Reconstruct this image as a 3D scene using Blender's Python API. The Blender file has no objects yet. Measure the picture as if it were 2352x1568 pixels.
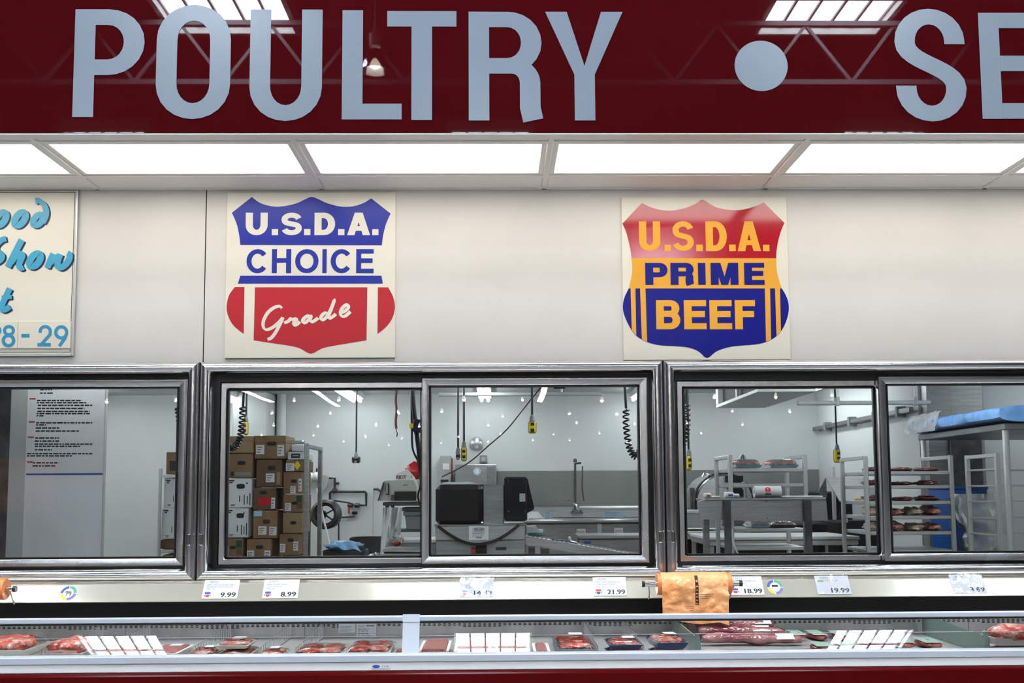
import bpy, math, random
from mathutils import Vector, Matrix, noise
from mathutils.geometry import tessellate_polygon

random.seed(11)
scene = bpy.context.scene
C = scene.collection
PI = math.pi

# ------------------------------------------------------------------ camera
F_PX, PITCH, YAW, ROLL, PPY = 2355.0, 0.0854, 0.0154, 0.0057, 929.7
EYE = Vector((0, 0, 1.6))
_f0 = Vector((math.sin(YAW), math.cos(YAW), 0))
_r0 = Vector((math.cos(YAW), -math.sin(YAW), 0))
_z = Vector((0, 0, 1))
CF = _f0 * math.cos(PITCH) + _z * math.sin(PITCH)
_u0 = -_f0 * math.sin(PITCH) + _z * math.cos(PITCH)
CR = _r0 * math.cos(ROLL) - _u0 * math.sin(ROLL)
CU = _u0 * math.cos(ROLL) + _r0 * math.sin(ROLL)
cd = bpy.data.cameras.new('camera')
cd.sensor_width = 36.0
cd.lens = F_PX / 2352 * 36
cd.shift_y = (PPY - 784) / 2352
cd.clip_end = 300
cam = bpy.data.objects.new('camera', cd)
C.objects.link(cam)
m = Matrix.Identity(4)
for i in range(3):
    m[i][0], m[i][1], m[i][2], m[i][3] = CR[i], CU[i], -CF[i], EYE[i]
cam.matrix_world = m
scene.camera = cam

# ------------------------------------------------------------------ world, exposure
world = bpy.data.worlds.new('World')
scene.world = world
world.use_nodes = True
world.node_tree.nodes['Background'].inputs[0].default_value = (0.75, 0.80, 0.9, 1)
world.node_tree.nodes['Background'].inputs[1].default_value = 0.06
scene.view_settings.view_transform = 'Standard'
scene.view_settings.look = 'None'
scene.view_settings.exposure = 0.0
scene.view_settings.gamma = 1.0
scene.view_settings.use_curve_mapping = False
scene.cycles.use_denoising = True
scene.cycles.max_bounces = 8
scene.cycles.transparent_max_bounces = 24
scene.cycles.sample_clamp_indirect = 60.0
scene.cycles.caustics_reflective = False
scene.cycles.caustics_refractive = False

SOFFIT_W = 5.1      # emission of the soffit light diffusers
SKY_W = 44.0        # emission of the store skylights
ROOM_W = 18.5       # emission of the tubes in the meat room
LAMP_W = 90.0       # emission of the store pendant lamps

# ------------------------------------------------------------------ pixel helpers
def ray(px, py):
    return CF + CR * ((px - 1176) / F_PX) + CU * ((PPY - py) / F_PX)
def U(px, py, Y):
    d = ray(px, py)
    return EYE + d * (Y / d.y)
def UZ(px, py, z):
    d = ray(px, py)
    return EYE + d * ((z - EYE.z) / d.z)

# ------------------------------------------------------------------ mesh builder
class MB:
    def __init__(s):
        s.v = []; s.f = []
    def add(s, vs, fs):
        o = len(s.v)
        s.v += [Vector(p) for p in vs]
        s.f += [tuple(i + o for i in q) for q in fs]
        return s
    def box(s, x0, x1, y0, y1, z0, z1):
        return s.add([(x0,y0,z0),(x1,y0,z0),(x1,y1,z0),(x0,y1,z0),(x0,y0,z1),(x1,y0,z1),(x1,y1,z1),(x0,y1,z1)],
                     [(0,3,2,1),(4,5,6,7),(0,1,5,4),(1,2,6,5),(2,3,7,6),(3,0,4,7)])
    def rbox(s, x0, x1, y0, y1, z0, z1, b=0.004):
        b = min(b, (x1-x0)*.45, (y1-y0)*.45, (z1-z0)*.45)
        vs = []; idx = {}
        for ix, x in enumerate((x0, x1)):
            for iy, y in enumerate((y0, y1)):
                for iz, z in enumerate((z0, z1)):
                    sx, sy, sz = (1, -1)[ix], (1, -1)[iy], (1, -1)[iz]
                    for k, p in enumerate(((x, y+sy*b, z+sz*b), (x+sx*b, y, z+sz*b), (x+sx*b, y+sy*b, z))):
                        idx[ix, iy, iz, k] = len(vs); vs.append(p)
        I = lambda a, b_, c, k: idx[a, b_, c, k]
        fs = []
        for i in (0, 1):
            fs.append([I(i,0,0,0), I(i,1,0,0), I(i,1,1,0), I(i,0,1,0)][::(-1 if i == 0 else 1)])
            fs.append([I(0,i,0,1), I(1,i,0,1), I(1,i,1,1), I(0,i,1,1)][::(1 if i == 0 else -1)])
            fs.append([I(0,0,i,2), I(1,0,i,2), I(1,1,i,2), I(0,1,i,2)][::(-1 if i == 0 else 1)])
        for i in (0, 1):
            for j in (0, 1):
                q = [I(0,i,j,1), I(1,i,j,1), I(1,i,j,2), I(0,i,j,2)]; fs.append(q if i == j else q[::-1])
                q = [I(i,0,j,0), I(i,1,j,0), I(i,1,j,2), I(i,0,j,2)]; fs.append(q[::-1] if i == j else q)
                q = [I(i,j,0,0), I(i,j,1,0), I(i,j,1,1), I(i,j,0,1)]; fs.append(q if i == j else q[::-1])
        for i in (0, 1):
            for j in (0, 1):
                for k in (0, 1):
                    q = [I(i,j,k,0), I(i,j,k,1), I(i,j,k,2)]
                    fs.append(q if (i + j + k) % 2 == 0 else q[::-1])
        return s.add(vs, fs)
    def hexa(s, p):   # 8 points, bottom four then top four
        return s.add(p, [(0,3,2,1),(4,5,6,7),(0,1,5,4),(1,2,6,5),(2,3,7,6),(3,0,4,7)])
    def bar(s, p, q, w, h=None):
        p, q = Vector(p), Vector(q); h = h or w
        d = (q - p).normalized()
        a = d.cross(Vector((0, 0, 1)))
        if a.length < 1e-3: a = Vector((1, 0, 0))
        a.normalize(); b = a.cross(d)
        a *= w/2; b *= h/2
        return s.hexa([p-a-b, p+a-b, p+a+b, p-a+b, q-a-b, q+a-b, q+a+b, q-a+b])
    def tube(s, pts, r, n=8, closed=False, caps=True):
        pts = [Vector(p) for p in pts]; N = len(pts)
        rs = r if isinstance(r, (list, tuple)) else [r]*N
        up = None; rings = []
        for i in range(N):
            a = pts[i-1] if (i > 0 or closed) else pts[i]
            b = pts[(i+1) % N] if (i < N-1 or closed) else pts[i]
            t = (b - a).normalized()
            if up is None:
                up = t.orthogonal().normalized()
            up = (up - t * up.dot(t))
            if up.length < 1e-6: up = t.orthogonal()
            up.normalize(); w = t.cross(up)
            rings.append([pts[i] + (up*math.cos(2*PI*k/n) + w*math.sin(2*PI*k/n))*rs[i] for k in range(n)])
        o = len(s.v)
        for rg in rings: s.v += rg
        for i in range(N if closed else N-1):
            j = (i+1) % N
            for k in range(n):
                l = (k+1) % n
                s.f.append((o+i*n+k, o+i*n+l, o+j*n+l, o+j*n+k))
        if caps and not closed:
            s.f.append(tuple(o+k for k in range(n))[::-1]); s.f.append(tuple(o+(N-1)*n+k for k in range(n)))
        return s
    def lathe(s, prof, c, axis=(0,0,1), n=20, caps=True):
        ax = Vector(axis).normalized(); u = ax.orthogonal().normalized(); w = ax.cross(u); c = Vector(c)
        o = len(s.v)
        for r, h in prof:
            for k in range(n):
                a = 2*PI*k/n
                s.v.append(c + ax*h + (u*math.cos(a) + w*math.sin(a))*r)
        for i in range(len(prof)-1):
            for k in range(n):
                l = (k+1) % n
                s.f.append((o+i*n+k, o+i*n+l, o+(i+1)*n+l, o+(i+1)*n+k))
        if caps:
            s.f.append(tuple(o+k for k in range(n))[::-1]); s.f.append(tuple(o+(len(prof)-1)*n+k for k in range(n)))
        return s
    def poly(s, pts2, mp, w0=0.0, w1=None):
        """filled 2D polygon on the plane map mp(u,v,w); with w1 a prism"""
        tri = tessellate_polygon([[Vector((p[0], p[1], 0)) for p in pts2]])
        n = len(pts2); o = len(s.v)
        area = sum(pts2[i-1][0]*pts2[i][1]-pts2[i][0]*pts2[i-1][1] for i in range(n))
        s.v += [mp(p[0], p[1], w0) for p in pts2]
        for t in tri:
            a, b, c = (pts2[i] for i in t)
            cr = (b[0]-a[0])*(c[1]-a[1])-(b[1]-a[1])*(c[0]-a[0])
            s.f.append(tuple(o+i for i in (t if cr > 0 else t[::-1])))
        if w1 is not None:
            o2 = len(s.v)
            s.v += [mp(p[0], p[1], w1) for p in pts2]
            for t in tri:
                a, b, c = (pts2[i] for i in t)
                cr = (b[0]-a[0])*(c[1]-a[1])-(b[1]-a[1])*(c[0]-a[0])
                s.f.append(tuple(o2+i for i in (t[::-1] if cr > 0 else t)))
            for i in range(n):
                j = (i+1) % n
                q = (o+i, o2+i, o2+j, o+j)
                s.f.append(q if area > 0 else q[::-1])
        return s
    def strip(s, L, R, mp, w0=0.0, closed=False):
        o = len(s.v); n = len(L)
        for i, (a, b) in enumerate(zip(L, R)):
            e = w0 + (0 if closed else i*1.2e-5)
            s.v.append(mp(a[0], a[1], e)); s.v.append(mp(b[0], b[1], e))
        for i in range(n if closed else n-1):
            j = (i+1) % n
            s.f.append((o+2*i, o+2*i+1, o+2*j+1, o+2*j))
        return s
    def rot(s, c, ang, axis='Z', start=0):
        Mx = Matrix.Rotation(ang, 3, axis); c = Vector(c)
        for i in range(start, len(s.v)): s.v[i] = c + Mx @ (s.v[i] - c)
        return s
    def grid(s, fn, nu, nv):
        o = len(s.v)
        for j in range(nv+1):
            for i in range(nu+1): s.v.append(Vector(fn(i/nu, j/nv)))
        for j in range(nv):
            for i in range(nu):
                a = o+j*(nu+1)+i
                s.f.append((a, a+1, a+nu+2, a+nu+1))
        return s
    def blob(s, c, r, seed=0, amp=.18, fr=1.6, nu=18, nv=10, flat=None):
        c = Vector(c); o = len(s.v); sd = Vector((seed*3.7, seed*1.3, seed*2.1))
        for j in range(nv+1):
            th = PI*j/nv
            for i in range(nu):
                ph = 2*PI*i/nu
                d = Vector((math.sin(th)*math.cos(ph), math.sin(th)*math.sin(ph), math.cos(th)))
                k = 1 + amp*noise.noise(d*fr + sd) + amp*.5*noise.noise(d*fr*2.7 + sd)
                p = Vector((d.x*r[0], d.y*r[1], d.z*r[2]))*k
                if flat is not None and p.z < -flat: p.z = -flat
                s.v.append(c + p)
        for j in range(nv):
            for i in range(nu):
                l = (i+1) % nu
                s.f.append((o+j*nu+i, o+(j+1)*nu+i, o+(j+1)*nu+l, o+j*nu+l))
        return s

ORIG = {}
def tag(o, label=None, cat=None, group=None, kind=None):
    if label: o['label'] = label
    if cat: o['category'] = cat
    if group: o['group'] = group
    if kind: o['kind'] = kind
    return o
def build(mb, name, mat, parent=None, smooth=False, sharp=0.7, label=None, at=None):
    org = ORIG[parent.name] if parent else Vector(at) if at is not None else None
    if org is None:
        xs = [p.x for p in mb.v]; ys = [p.y for p in mb.v]; zs = [p.z for p in mb.v]
        org = Vector(((min(xs)+max(xs))/2, (min(ys)+max(ys))/2, min(zs)))
    me = bpy.data.meshes.new(name)
    me.from_pydata([tuple(p - org) for p in mb.v], [], mb.f)
    me.update()
    me.materials.append(mat)
    if smooth:
        for p in me.polygons: p.use_smooth = True
        me.set_sharp_from_angle(angle=3.1 if any(q in mat.name for q in ('meat', 'fat_', 'film', 'poly', 'cloth')) else sharp)
    o = bpy.data.objects.new(name, me)
    C.objects.link(o)
    if parent: o.parent = parent
    else: o.location = org
    ORIG[o.name] = org
    if label: o['label'] = label
    return o
def thing(name, label, cat, loc, group=None):
    o = bpy.data.objects.new(name, None)
    o.empty_display_size = .05
    C.objects.link(o); o.location = loc
    ORIG[o.name] = Vector(loc)
    return tag(o, label, cat, group)
def structure(name, loc=(0,0,0)):
    o = bpy.data.objects.new(name, None); o.empty_display_size = .05
    C.objects.link(o); o.location = loc; ORIG[o.name] = Vector(loc); o['kind'] = 'structure'
    return o
def copy_tree(o, d, parent=None):
    c = o.copy(); C.objects.link(c)
    if parent: c.parent = parent
    else:
        c.location = o.location + Vector(d); ORIG[c.name] = ORIG[o.name] + Vector(d)
    for ch in [q for q in C.objects if q.parent == o]: copy_tree(ch, d, c)
    return c

# ------------------------------------------------------------------ materials
def M(name, col, rough=.5, metal=0.0, col2=None, nscale=20, nmap=(1,1,1), bump=0.0, bscale=40, bmap=None, spec=.5,
      coat=0.0, emit=None, estr=1.0, ramp=(.35,.65), detail=3.0, rough2=None, trans=0.0, sheen=0.0):
    mt = bpy.data.materials.new(name); mt.use_nodes = True
    nt = mt.node_tree; b = nt.nodes['Principled BSDF']; L = nt.links.new
    b.inputs['Base Color'].default_value = (*col, 1)
    b.inputs['Roughness'].default_value = rough
    b.inputs['Metallic'].default_value = metal
    b.inputs['Specular IOR Level'].default_value = spec
    b.inputs['Coat Weight'].default_value = coat
    b.inputs['Coat Roughness'].default_value = .06
    b.inputs['Transmission Weight'].default_value = trans
    if emit:
        b.inputs['Emission Color'].default_value = (*emit, 1); b.inputs['Emission Strength'].default_value = estr
    tc = nt.nodes.new('ShaderNodeTexCoord')
    def nz(scale, mp, det):
        mpn = nt.nodes.new('ShaderNodeMapping'); mpn.inputs['Scale'].default_value = mp
        L(tc.outputs['Object'], mpn.inputs['Vector'])
        n = nt.nodes.new('ShaderNodeTexNoise'); n.inputs['Scale'].default_value = scale; n.inputs['Detail'].default_value = det
        L(mpn.outputs['Vector'], n.inputs['Vector']); return n
    if col2 or rough2 is not None:
        n = nz(nscale, nmap, detail)
        rp = nt.nodes.new('ShaderNodeValToRGB')
        rp.color_ramp.elements[0].position, rp.color_ramp.elements[1].position = ramp
        rp.color_ramp.elements[0].color = (*col, 1); rp.color_ramp.elements[1].color = (*(col2 or col), 1)
        L(n.outputs['Fac'], rp.inputs['Fac']); L(rp.outputs['Color'], b.inputs['Base Color'])
        if rough2 is not None:
            mr = nt.nodes.new('ShaderNodeMapRange'); mr.inputs[3].default_value = rough; mr.inputs[4].default_value = rough2
            mr.inputs[1].default_value = .3; mr.inputs[2].default_value = .7
            L(n.outputs['Fac'], mr.inputs[0]); L(mr.outputs[0], b.inputs['Roughness'])
    if bump:
        n2 = nz(bscale, bmap or (1,1,1), 2.0)
        bp = nt.nodes.new('ShaderNodeBump'); bp.inputs['Strength'].default_value = bump; bp.inputs['Distance'].default_value = .01
        L(n2.outputs['Fac'], bp.inputs['Height']); L(bp.outputs['Normal'], b.inputs['Normal'])
        if coat: L(bp.outputs['Normal'], b.inputs['Coat Normal'])
    return mt
def glassm(name, tint=(.97,.985,.98), ior=1.5, bump=0.0, bscale=2.0, rough=0.0, haze=0.0):
    mt = bpy.data.materials.new(name); mt.use_nodes = True
    nt = mt.node_tree; nt.nodes.clear(); L = nt.links.new
    out = nt.nodes.new('ShaderNodeOutputMaterial'); mx = nt.nodes.new('ShaderNodeMixShader')
    tr = nt.nodes.new('ShaderNodeBsdfTransparent'); tr.inputs[0].default_value = (*tint, 1)
    gl = nt.nodes.new('ShaderNodeBsdfGlossy'); gl.inputs['Roughness'].default_value = rough
    fr = nt.nodes.new('ShaderNodeFresnel'); fr.inputs[0].default_value = ior
    L(fr.outputs[0], mx.inputs[0]); L(gl.outputs[0], mx.inputs[2])
    if haze:
        m2 = nt.nodes.new('ShaderNodeMixShader'); df = nt.nodes.new('ShaderNodeBsdfDiffuse'); m2.inputs[0].default_value = haze
        df.inputs[0].default_value = (.85,.88,.9,1)
        L(tr.outputs[0], m2.inputs[1]); L(df.outputs[0], m2.inputs[2]); L(m2.outputs[0], mx.inputs[1])
    else: L(tr.outputs[0], mx.inputs[1])
    L(mx.outputs[0], out.inputs[0])
    if bump:
        tc = nt.nodes.new('ShaderNodeTexCoord'); n = nt.nodes.new('ShaderNodeTexNoise'); n.inputs['Scale'].default_value = bscale
        L(tc.outputs['Object'], n.inputs['Vector'])
        bp = nt.nodes.new('ShaderNodeBump'); bp.inputs['Strength'].default_value = bump; bp.inputs['Distance'].default_value = .01
        L(n.outputs['Fac'], bp.inputs['Height']); L(bp.outputs[0], gl.inputs['Normal'])
    return mt
def emis(name, col, s):
    mt = bpy.data.materials.new(name); mt.use_nodes = True
    nt = mt.node_tree; nt.nodes.clear()
    out = nt.nodes.new('ShaderNodeOutputMaterial'); e = nt.nodes.new('ShaderNodeEmission')
    e.inputs[0].default_value = (*col, 1); e.inputs[1].default_value = s
    nt.links.new(e.outputs[0], out.inputs[0]); return mt

m_wall = M('painted_wall', (.70,.67,.625), .42, col2=(.725,.695,.65), nscale=3, bump=.06, bscale=260)
m_soffit = M('soffit_white', (.88,.86,.82), .4)
m_tee = M('tee_white', (.85,.83,.79), .35)
m_diff = emis('diffuser_glow', (1.0,.965,.90), SOFFIT_W)
m_red = M('fascia_red', (.062,.0020,.0034), .012, col2=(.066,.0024,.0038), nscale=5, spec=.5)
m_letter = M('letter_vinyl', (.245,.28,.335), .22, spec=.4)
m_cream = M('sign_cream', (.80,.755,.64), .25, spec=.4)
m_cream2 = M('sign_cream_lower', (.80,.745,.62), .3)
m_blue = M('print_blue', (.022,.035,.36), .3, spec=.25)
m_blue2 = M('print_deep_blue', (.004,.006,.24), .25, spec=.25)
m_redp = M('print_red', (.52,.018,.030), .3, spec=.3)
m_redp2 = M('print_red_deep', (.46,.008,.022), .12, spec=.7)
m_orange = M('print_orange', (.86,.41,.035), .3, spec=.3)
m_cyan = M('print_cyan', (.06,.38,.58), .3)
m_cyan2 = M('print_cyan_digit', (.04,.30,.52), .3)
m_navy = M('print_navy', (.012,.014,.05), .4)
m_black = M('matte_black', (.006,.006,.007), .6)
m_blackg = M('black_rubber', (.004,.004,.004), .35)
m_steel = M('polished_steel', (.76,.76,.77), .12, 1.0, col2=(.70,.70,.715), nscale=3, rough2=.2, bump=.018, bscale=5)
m_steelv = M('sash_steel', (.68,.68,.69), .19, 1.0, col2=(.61,.61,.62), nscale=3, rough2=.28, bump=.012, bscale=5)
m_brush = M('brushed_steel', (.52,.52,.53), .34, 1.0, col2=(.42,.42,.43), nscale=6, nmap=(1,1,14), bump=.05, bscale=60, bmap=(.2,1,9))
m_brushd = M('brushed_steel_dull', (.36,.37,.375), .42, 1.0, col2=(.29,.29,.30), nscale=5, nmap=(1,1,8))
m_ledge = M('ledge_steel', (.66,.615,.52), .12, .45, col2=(.63,.585,.49), nscale=4, rough2=.16)
m_alu = M('aluminium', (.62,.63,.64), .38, .85)
m_darksteel = M('dark_steel', (.13,.13,.135), .4, .9, col2=(.08,.08,.085), nscale=9)
m_pane = glassm('pane_glass', (.965,.98,.975), 1.46, bump=.11, bscale=1.6)
m_caseglass = glassm('case_glass', (.95,.965,.96), 1.5)
m_sleeve = glassm('card_sleeve', (.99,.99,.99), 1.4)
m_sleevew = glassm('wavy_sleeve', (.98,.98,.985), 1.28, bump=.5, bscale=20, rough=.04, haze=.04)
m_film = glassm('clear_film', (.95,.96,.97), 1.5, bump=.9, bscale=24, rough=.05, haze=.10)
m_bagfilm = glassm('bag_film', (.90,.92,.94), 1.35, bump=.35, bscale=14, rough=.3, haze=.38)
m_greenacryl = M('green_acrylic', (.20,.27,.235), .2, trans=.0, spec=.5)
m_rail = M('case_rail_enamel', (.51,.53,.585), .28)
m_case = M('case_panel_enamel', (.86,.85,.83), .3)
m_bumper = M('red_bumper', (.085,.0003,.0012), .22, spec=.12)
m_casein = M('case_inner_steel', (.56,.54,.515), .38, .6, col2=(.38,.365,.35), nscale=5, nmap=(1.6,1,.35), ramp=(.3,.7))
m_deck = M('case_deck', (.44,.42,.40), .45, .3)
m_white = M('white_plastic', (.78,.79,.80), .4)
m_paper = M('white_paper', (.69,.69,.725), .5, spec=.12)
m_ink = M('ink', (.012,.012,.015), .5)
m_greyink = M('grey_ink', (.20,.20,.22), .6)
m_redink = M('red_ink', (.45,.03,.04), .5)
m_blueink = M('blue_ink', (.03,.07,.40), .5)
m_greenp = M('green_print', (.05,.36,.22), .4)
m_yellowp = M('yellow_print', (.62,.52,.03), .4)
m_yellow = M('yellow_plastic', (.80,.62,.01), .35)
m_card = M('cardboard', (.20,.118,.058), .75, col2=(.25,.152,.08), nscale=6, bump=.08, bscale=60)
m_cardd = M('cardboard_dark', (.105,.058,.03), .75, col2=(.14,.08,.042), nscale=7, bump=.08, bscale=60)
m_cardl = M('cardboard_light', (.27,.175,.09), .75, col2=(.32,.215,.12), nscale=6)
m_cardw = M('white_carton', (.66,.69,.74), .6, col2=(.70,.73,.77), nscale=5)
m_roomw = M('room_white', (.70,.725,.735), .5, col2=(.66,.685,.70), nscale=1.4, nmap=(1,1,.5))
m_roomceil = M('room_ceiling', (.58,.61,.605), .6)
m_wain = M('wainscot_steel', (.34,.345,.335), .34, .9, col2=(.25,.255,.25), nscale=1.3, nmap=(1,1,.35), rough2=.5)
m_tile = M('room_floor', (.06,.05,.045), .5, col2=(.075,.06,.055), nscale=12)
m_beige = M('machine_beige', (.50,.51,.47), .45)
m_grey = M('grey_plastic', (.22,.235,.25), .45)
m_greyl = M('grey_light', (.42,.43,.43), .5)
m_charc = M('charcoal_guard', (.008,.008,.010), .5, col2=(.013,.013,.015), nscale=4, spec=.25)
m_meat = M('red_meat', (.60,.060,.042), .28, col2=(.80,.46,.36), nscale=34, ramp=(.48,.64), detail=4, bump=.5, bscale=60, coat=.8)
m_meatp = M('pink_meat', (.68,.14,.105), .3, col2=(.86,.58,.47), nscale=28, ramp=(.42,.66), detail=4, bump=.6, bscale=55, coat=.8)
m_meatd = M('dark_meat', (.16,.014,.016), .3, col2=(.34,.06,.06), nscale=22, ramp=(.4,.7), bump=.5, bscale=40, coat=.8)
m_meatv = M('vacuum_meat', (.20,.028,.038), .22, col2=(.46,.20,.20), nscale=13, ramp=(.38,.72), detail=5, bump=1.0, bscale=22, coat=1.0)
m_fat = M('fat_strip', (.80,.62,.50), .35, coat=.6)
m_mince = M('mince', (.42,.10,.085), .4, col2=(.56,.20,.17), nscale=90, ramp=(.4,.6), bump=.8, bscale=160, coat=.6)
m_tray = M('foam_tray', (.84,.80,.75), .45)
m_trayb = M('blue_tray', (.06,.16,.36), .35, coat=.6)
m_trayt = M('teal_tray', (.22,.42,.50), .35, coat=.6)
m_mint = M('mint_label', (.50,.72,.58), .3, coat=.5)
m_bagorange = M('orange_film_bag', (.93,.36,.11), .32, col2=(.93,.45,.19), nscale=9, bump=.9, bscale=26, coat=.4)
m_bagroll = M('orange_roll', (.93,.29,.07), .35, col2=(.80,.26,.07), nscale=30, nmap=(.2,1,1), bump=.3, bscale=30)
m_chrome = M('chrome', (.72,.72,.73), .09, 1.0)
m_bluebag = M('blue_poly', (.13,.36,.72), .35, col2=(.24,.50,.82), nscale=9, bump=.8, bscale=14, coat=.4)
m_bluemat = M('blue_wrap', (.13,.31,.68), .4, col2=(.20,.42,.78), nscale=12, bump=.4, bscale=20, coat=.3)
m_bluebin = M('blue_bin', (.012,.10,.40), .35)
m_redbag = M('red_poly', (.55,.012,.022), .35, bump=.5, bscale=25, coat=.3)
m_wtable = M('cutting_board_white', (.74,.76,.75), .45)
m_teal = M('teal_cloth', (.02,.13,.13), .8)
m_orangecord = M('rust_cord', (.14,.04,.03), .5)
m_concrete = M('store_floor', (.20,.195,.19), .35, col2=(.16,.157,.155), nscale=1.2)
m_deckroof = M('roof_deck', (.13,.135,.15), .7)
m_truss = M('truss_paint', (.30,.28,.30), .5)
m_sky = emis('skylight_glow', (.80,.90,1.0), SKY_W)
m_lamp = emis('lamp_glow', (1.0,.93,.84), LAMP_W)
m_warm = emis('strip_glow', (1.0,.96,.86), LAMP_W*.45)
m_lampshade = glassm('lamp_shade', (.70,.68,.66), 1.5, rough=.1, haze=.5)
m_tube = emis('room_tube_glow', (.94,.99,1.0), ROOM_W)
m_crate = M('store_goods', (.14,.09,.06), .6, col2=(.07,.06,.05), nscale=3)
m_crate2 = M('store_goods_dark', (.06,.07,.05), .6, col2=(.13,.10,.08), nscale=4)
m_crate3 = M('store_goods_orange', (.55,.16,.04), .6)

# ------------------------------------------------------------------ lettering
def arc(cx, cy, rx, ry, a0, a1, n=12):
    return [(cx+rx*math.cos(math.radians(a0+(a1-a0)*i/n)), cy+ry*math.sin(math.radians(a0+(a1-a0)*i/n))) for i in range(n+1)]
def bez(p0, p1, p2, p3, n=12):
    r = []
    for i in range(n+1):
        t = i/n; a = (1-t)**3; b = 3*t*(1-t)**2; c = 3*t*t*(1-t); d = t**3
        r.append((a*p0[0]+b*p1[0]+c*p2[0]+d*p3[0], a*p0[1]+b*p1[1]+c*p2[1]+d*p3[1]))
    return r
def spline(pts, n=6, closed=False):
    r = []; N = len(pts)
    for i in range(N if closed else N-1):
        if closed: a, b, c, d = pts[i-1], pts[i], pts[(i+1) % N], pts[(i+2) % N]
        else: a, b, c, d = pts[max(i-1,0)], pts[i], pts[i+1], pts[min(i+2,N-1)]
        for k in range(n):
            t = k/n
            r.append(tuple(.5*((2*b[j])+(-a[j]+c[j])*t+(2*a[j]-5*b[j]+4*c[j]-d[j])*t*t+(-a[j]+3*b[j]-3*c[j]+d[j])*t**3) for j in range(2)))
    if not closed: r.append(tuple(pts[-1]))
    return r
def stroke(path, sv, sh=None, closed=False, nib=None):
    sh = sh or sv
    p = [path[0]]
    for q in path[1:]:
        if math.hypot(q[0]-p[-1][0], q[1]-p[-1][1]) > 1e-7: p.append(q)
    if closed and math.hypot(p[0][0]-p[-1][0], p[0][1]-p[-1][1]) < 1e-7: p.pop()
    n = len(p); L = []; R = []
    for i in range(n):
        a = p[i-1] if (closed or i > 0) else p[i]
        b = p[(i+1) % n] if (closed or i < n-1) else p[i]
        def nn(u, v):
            dx, dy = v[0]-u[0], v[1]-u[1]; l = math.hypot(dx, dy) or 1
            return (-dy/l, dx/l)
        if a is p[i]: nx, ny = nn(p[i], b); k = 1
        elif b is p[i]: nx, ny = nn(a, p[i]); k = 1
        else:
            n1, n2 = nn(a, p[i]), nn(p[i], b); nx, ny = n1[0]+n2[0], n1[1]+n2[1]
            l = math.hypot(nx, ny) or 1; nx, ny = nx/l, ny/l
            k = min(1.6, 1/max(.3, nx*n1[0]+ny*n1[1]))
        if nib is not None:
            h = .5*(sh + (sv-sh)*abs(nx*math.cos(nib)+ny*math.sin(nib)))
        else:
            h = .5*math.sqrt((sv*nx)**2+(sh*ny)**2)
        h *= k
        L.append((p[i][0]+nx*h, p[i][1]+ny*h)); R.append((p[i][0]-nx*h, p[i][1]-ny*h))
    return L, R, closed
def rect(x0, x1, y0, y1): return [(x0,y0),(x1,y0),(x1,y1),(x0,y1)]
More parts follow.
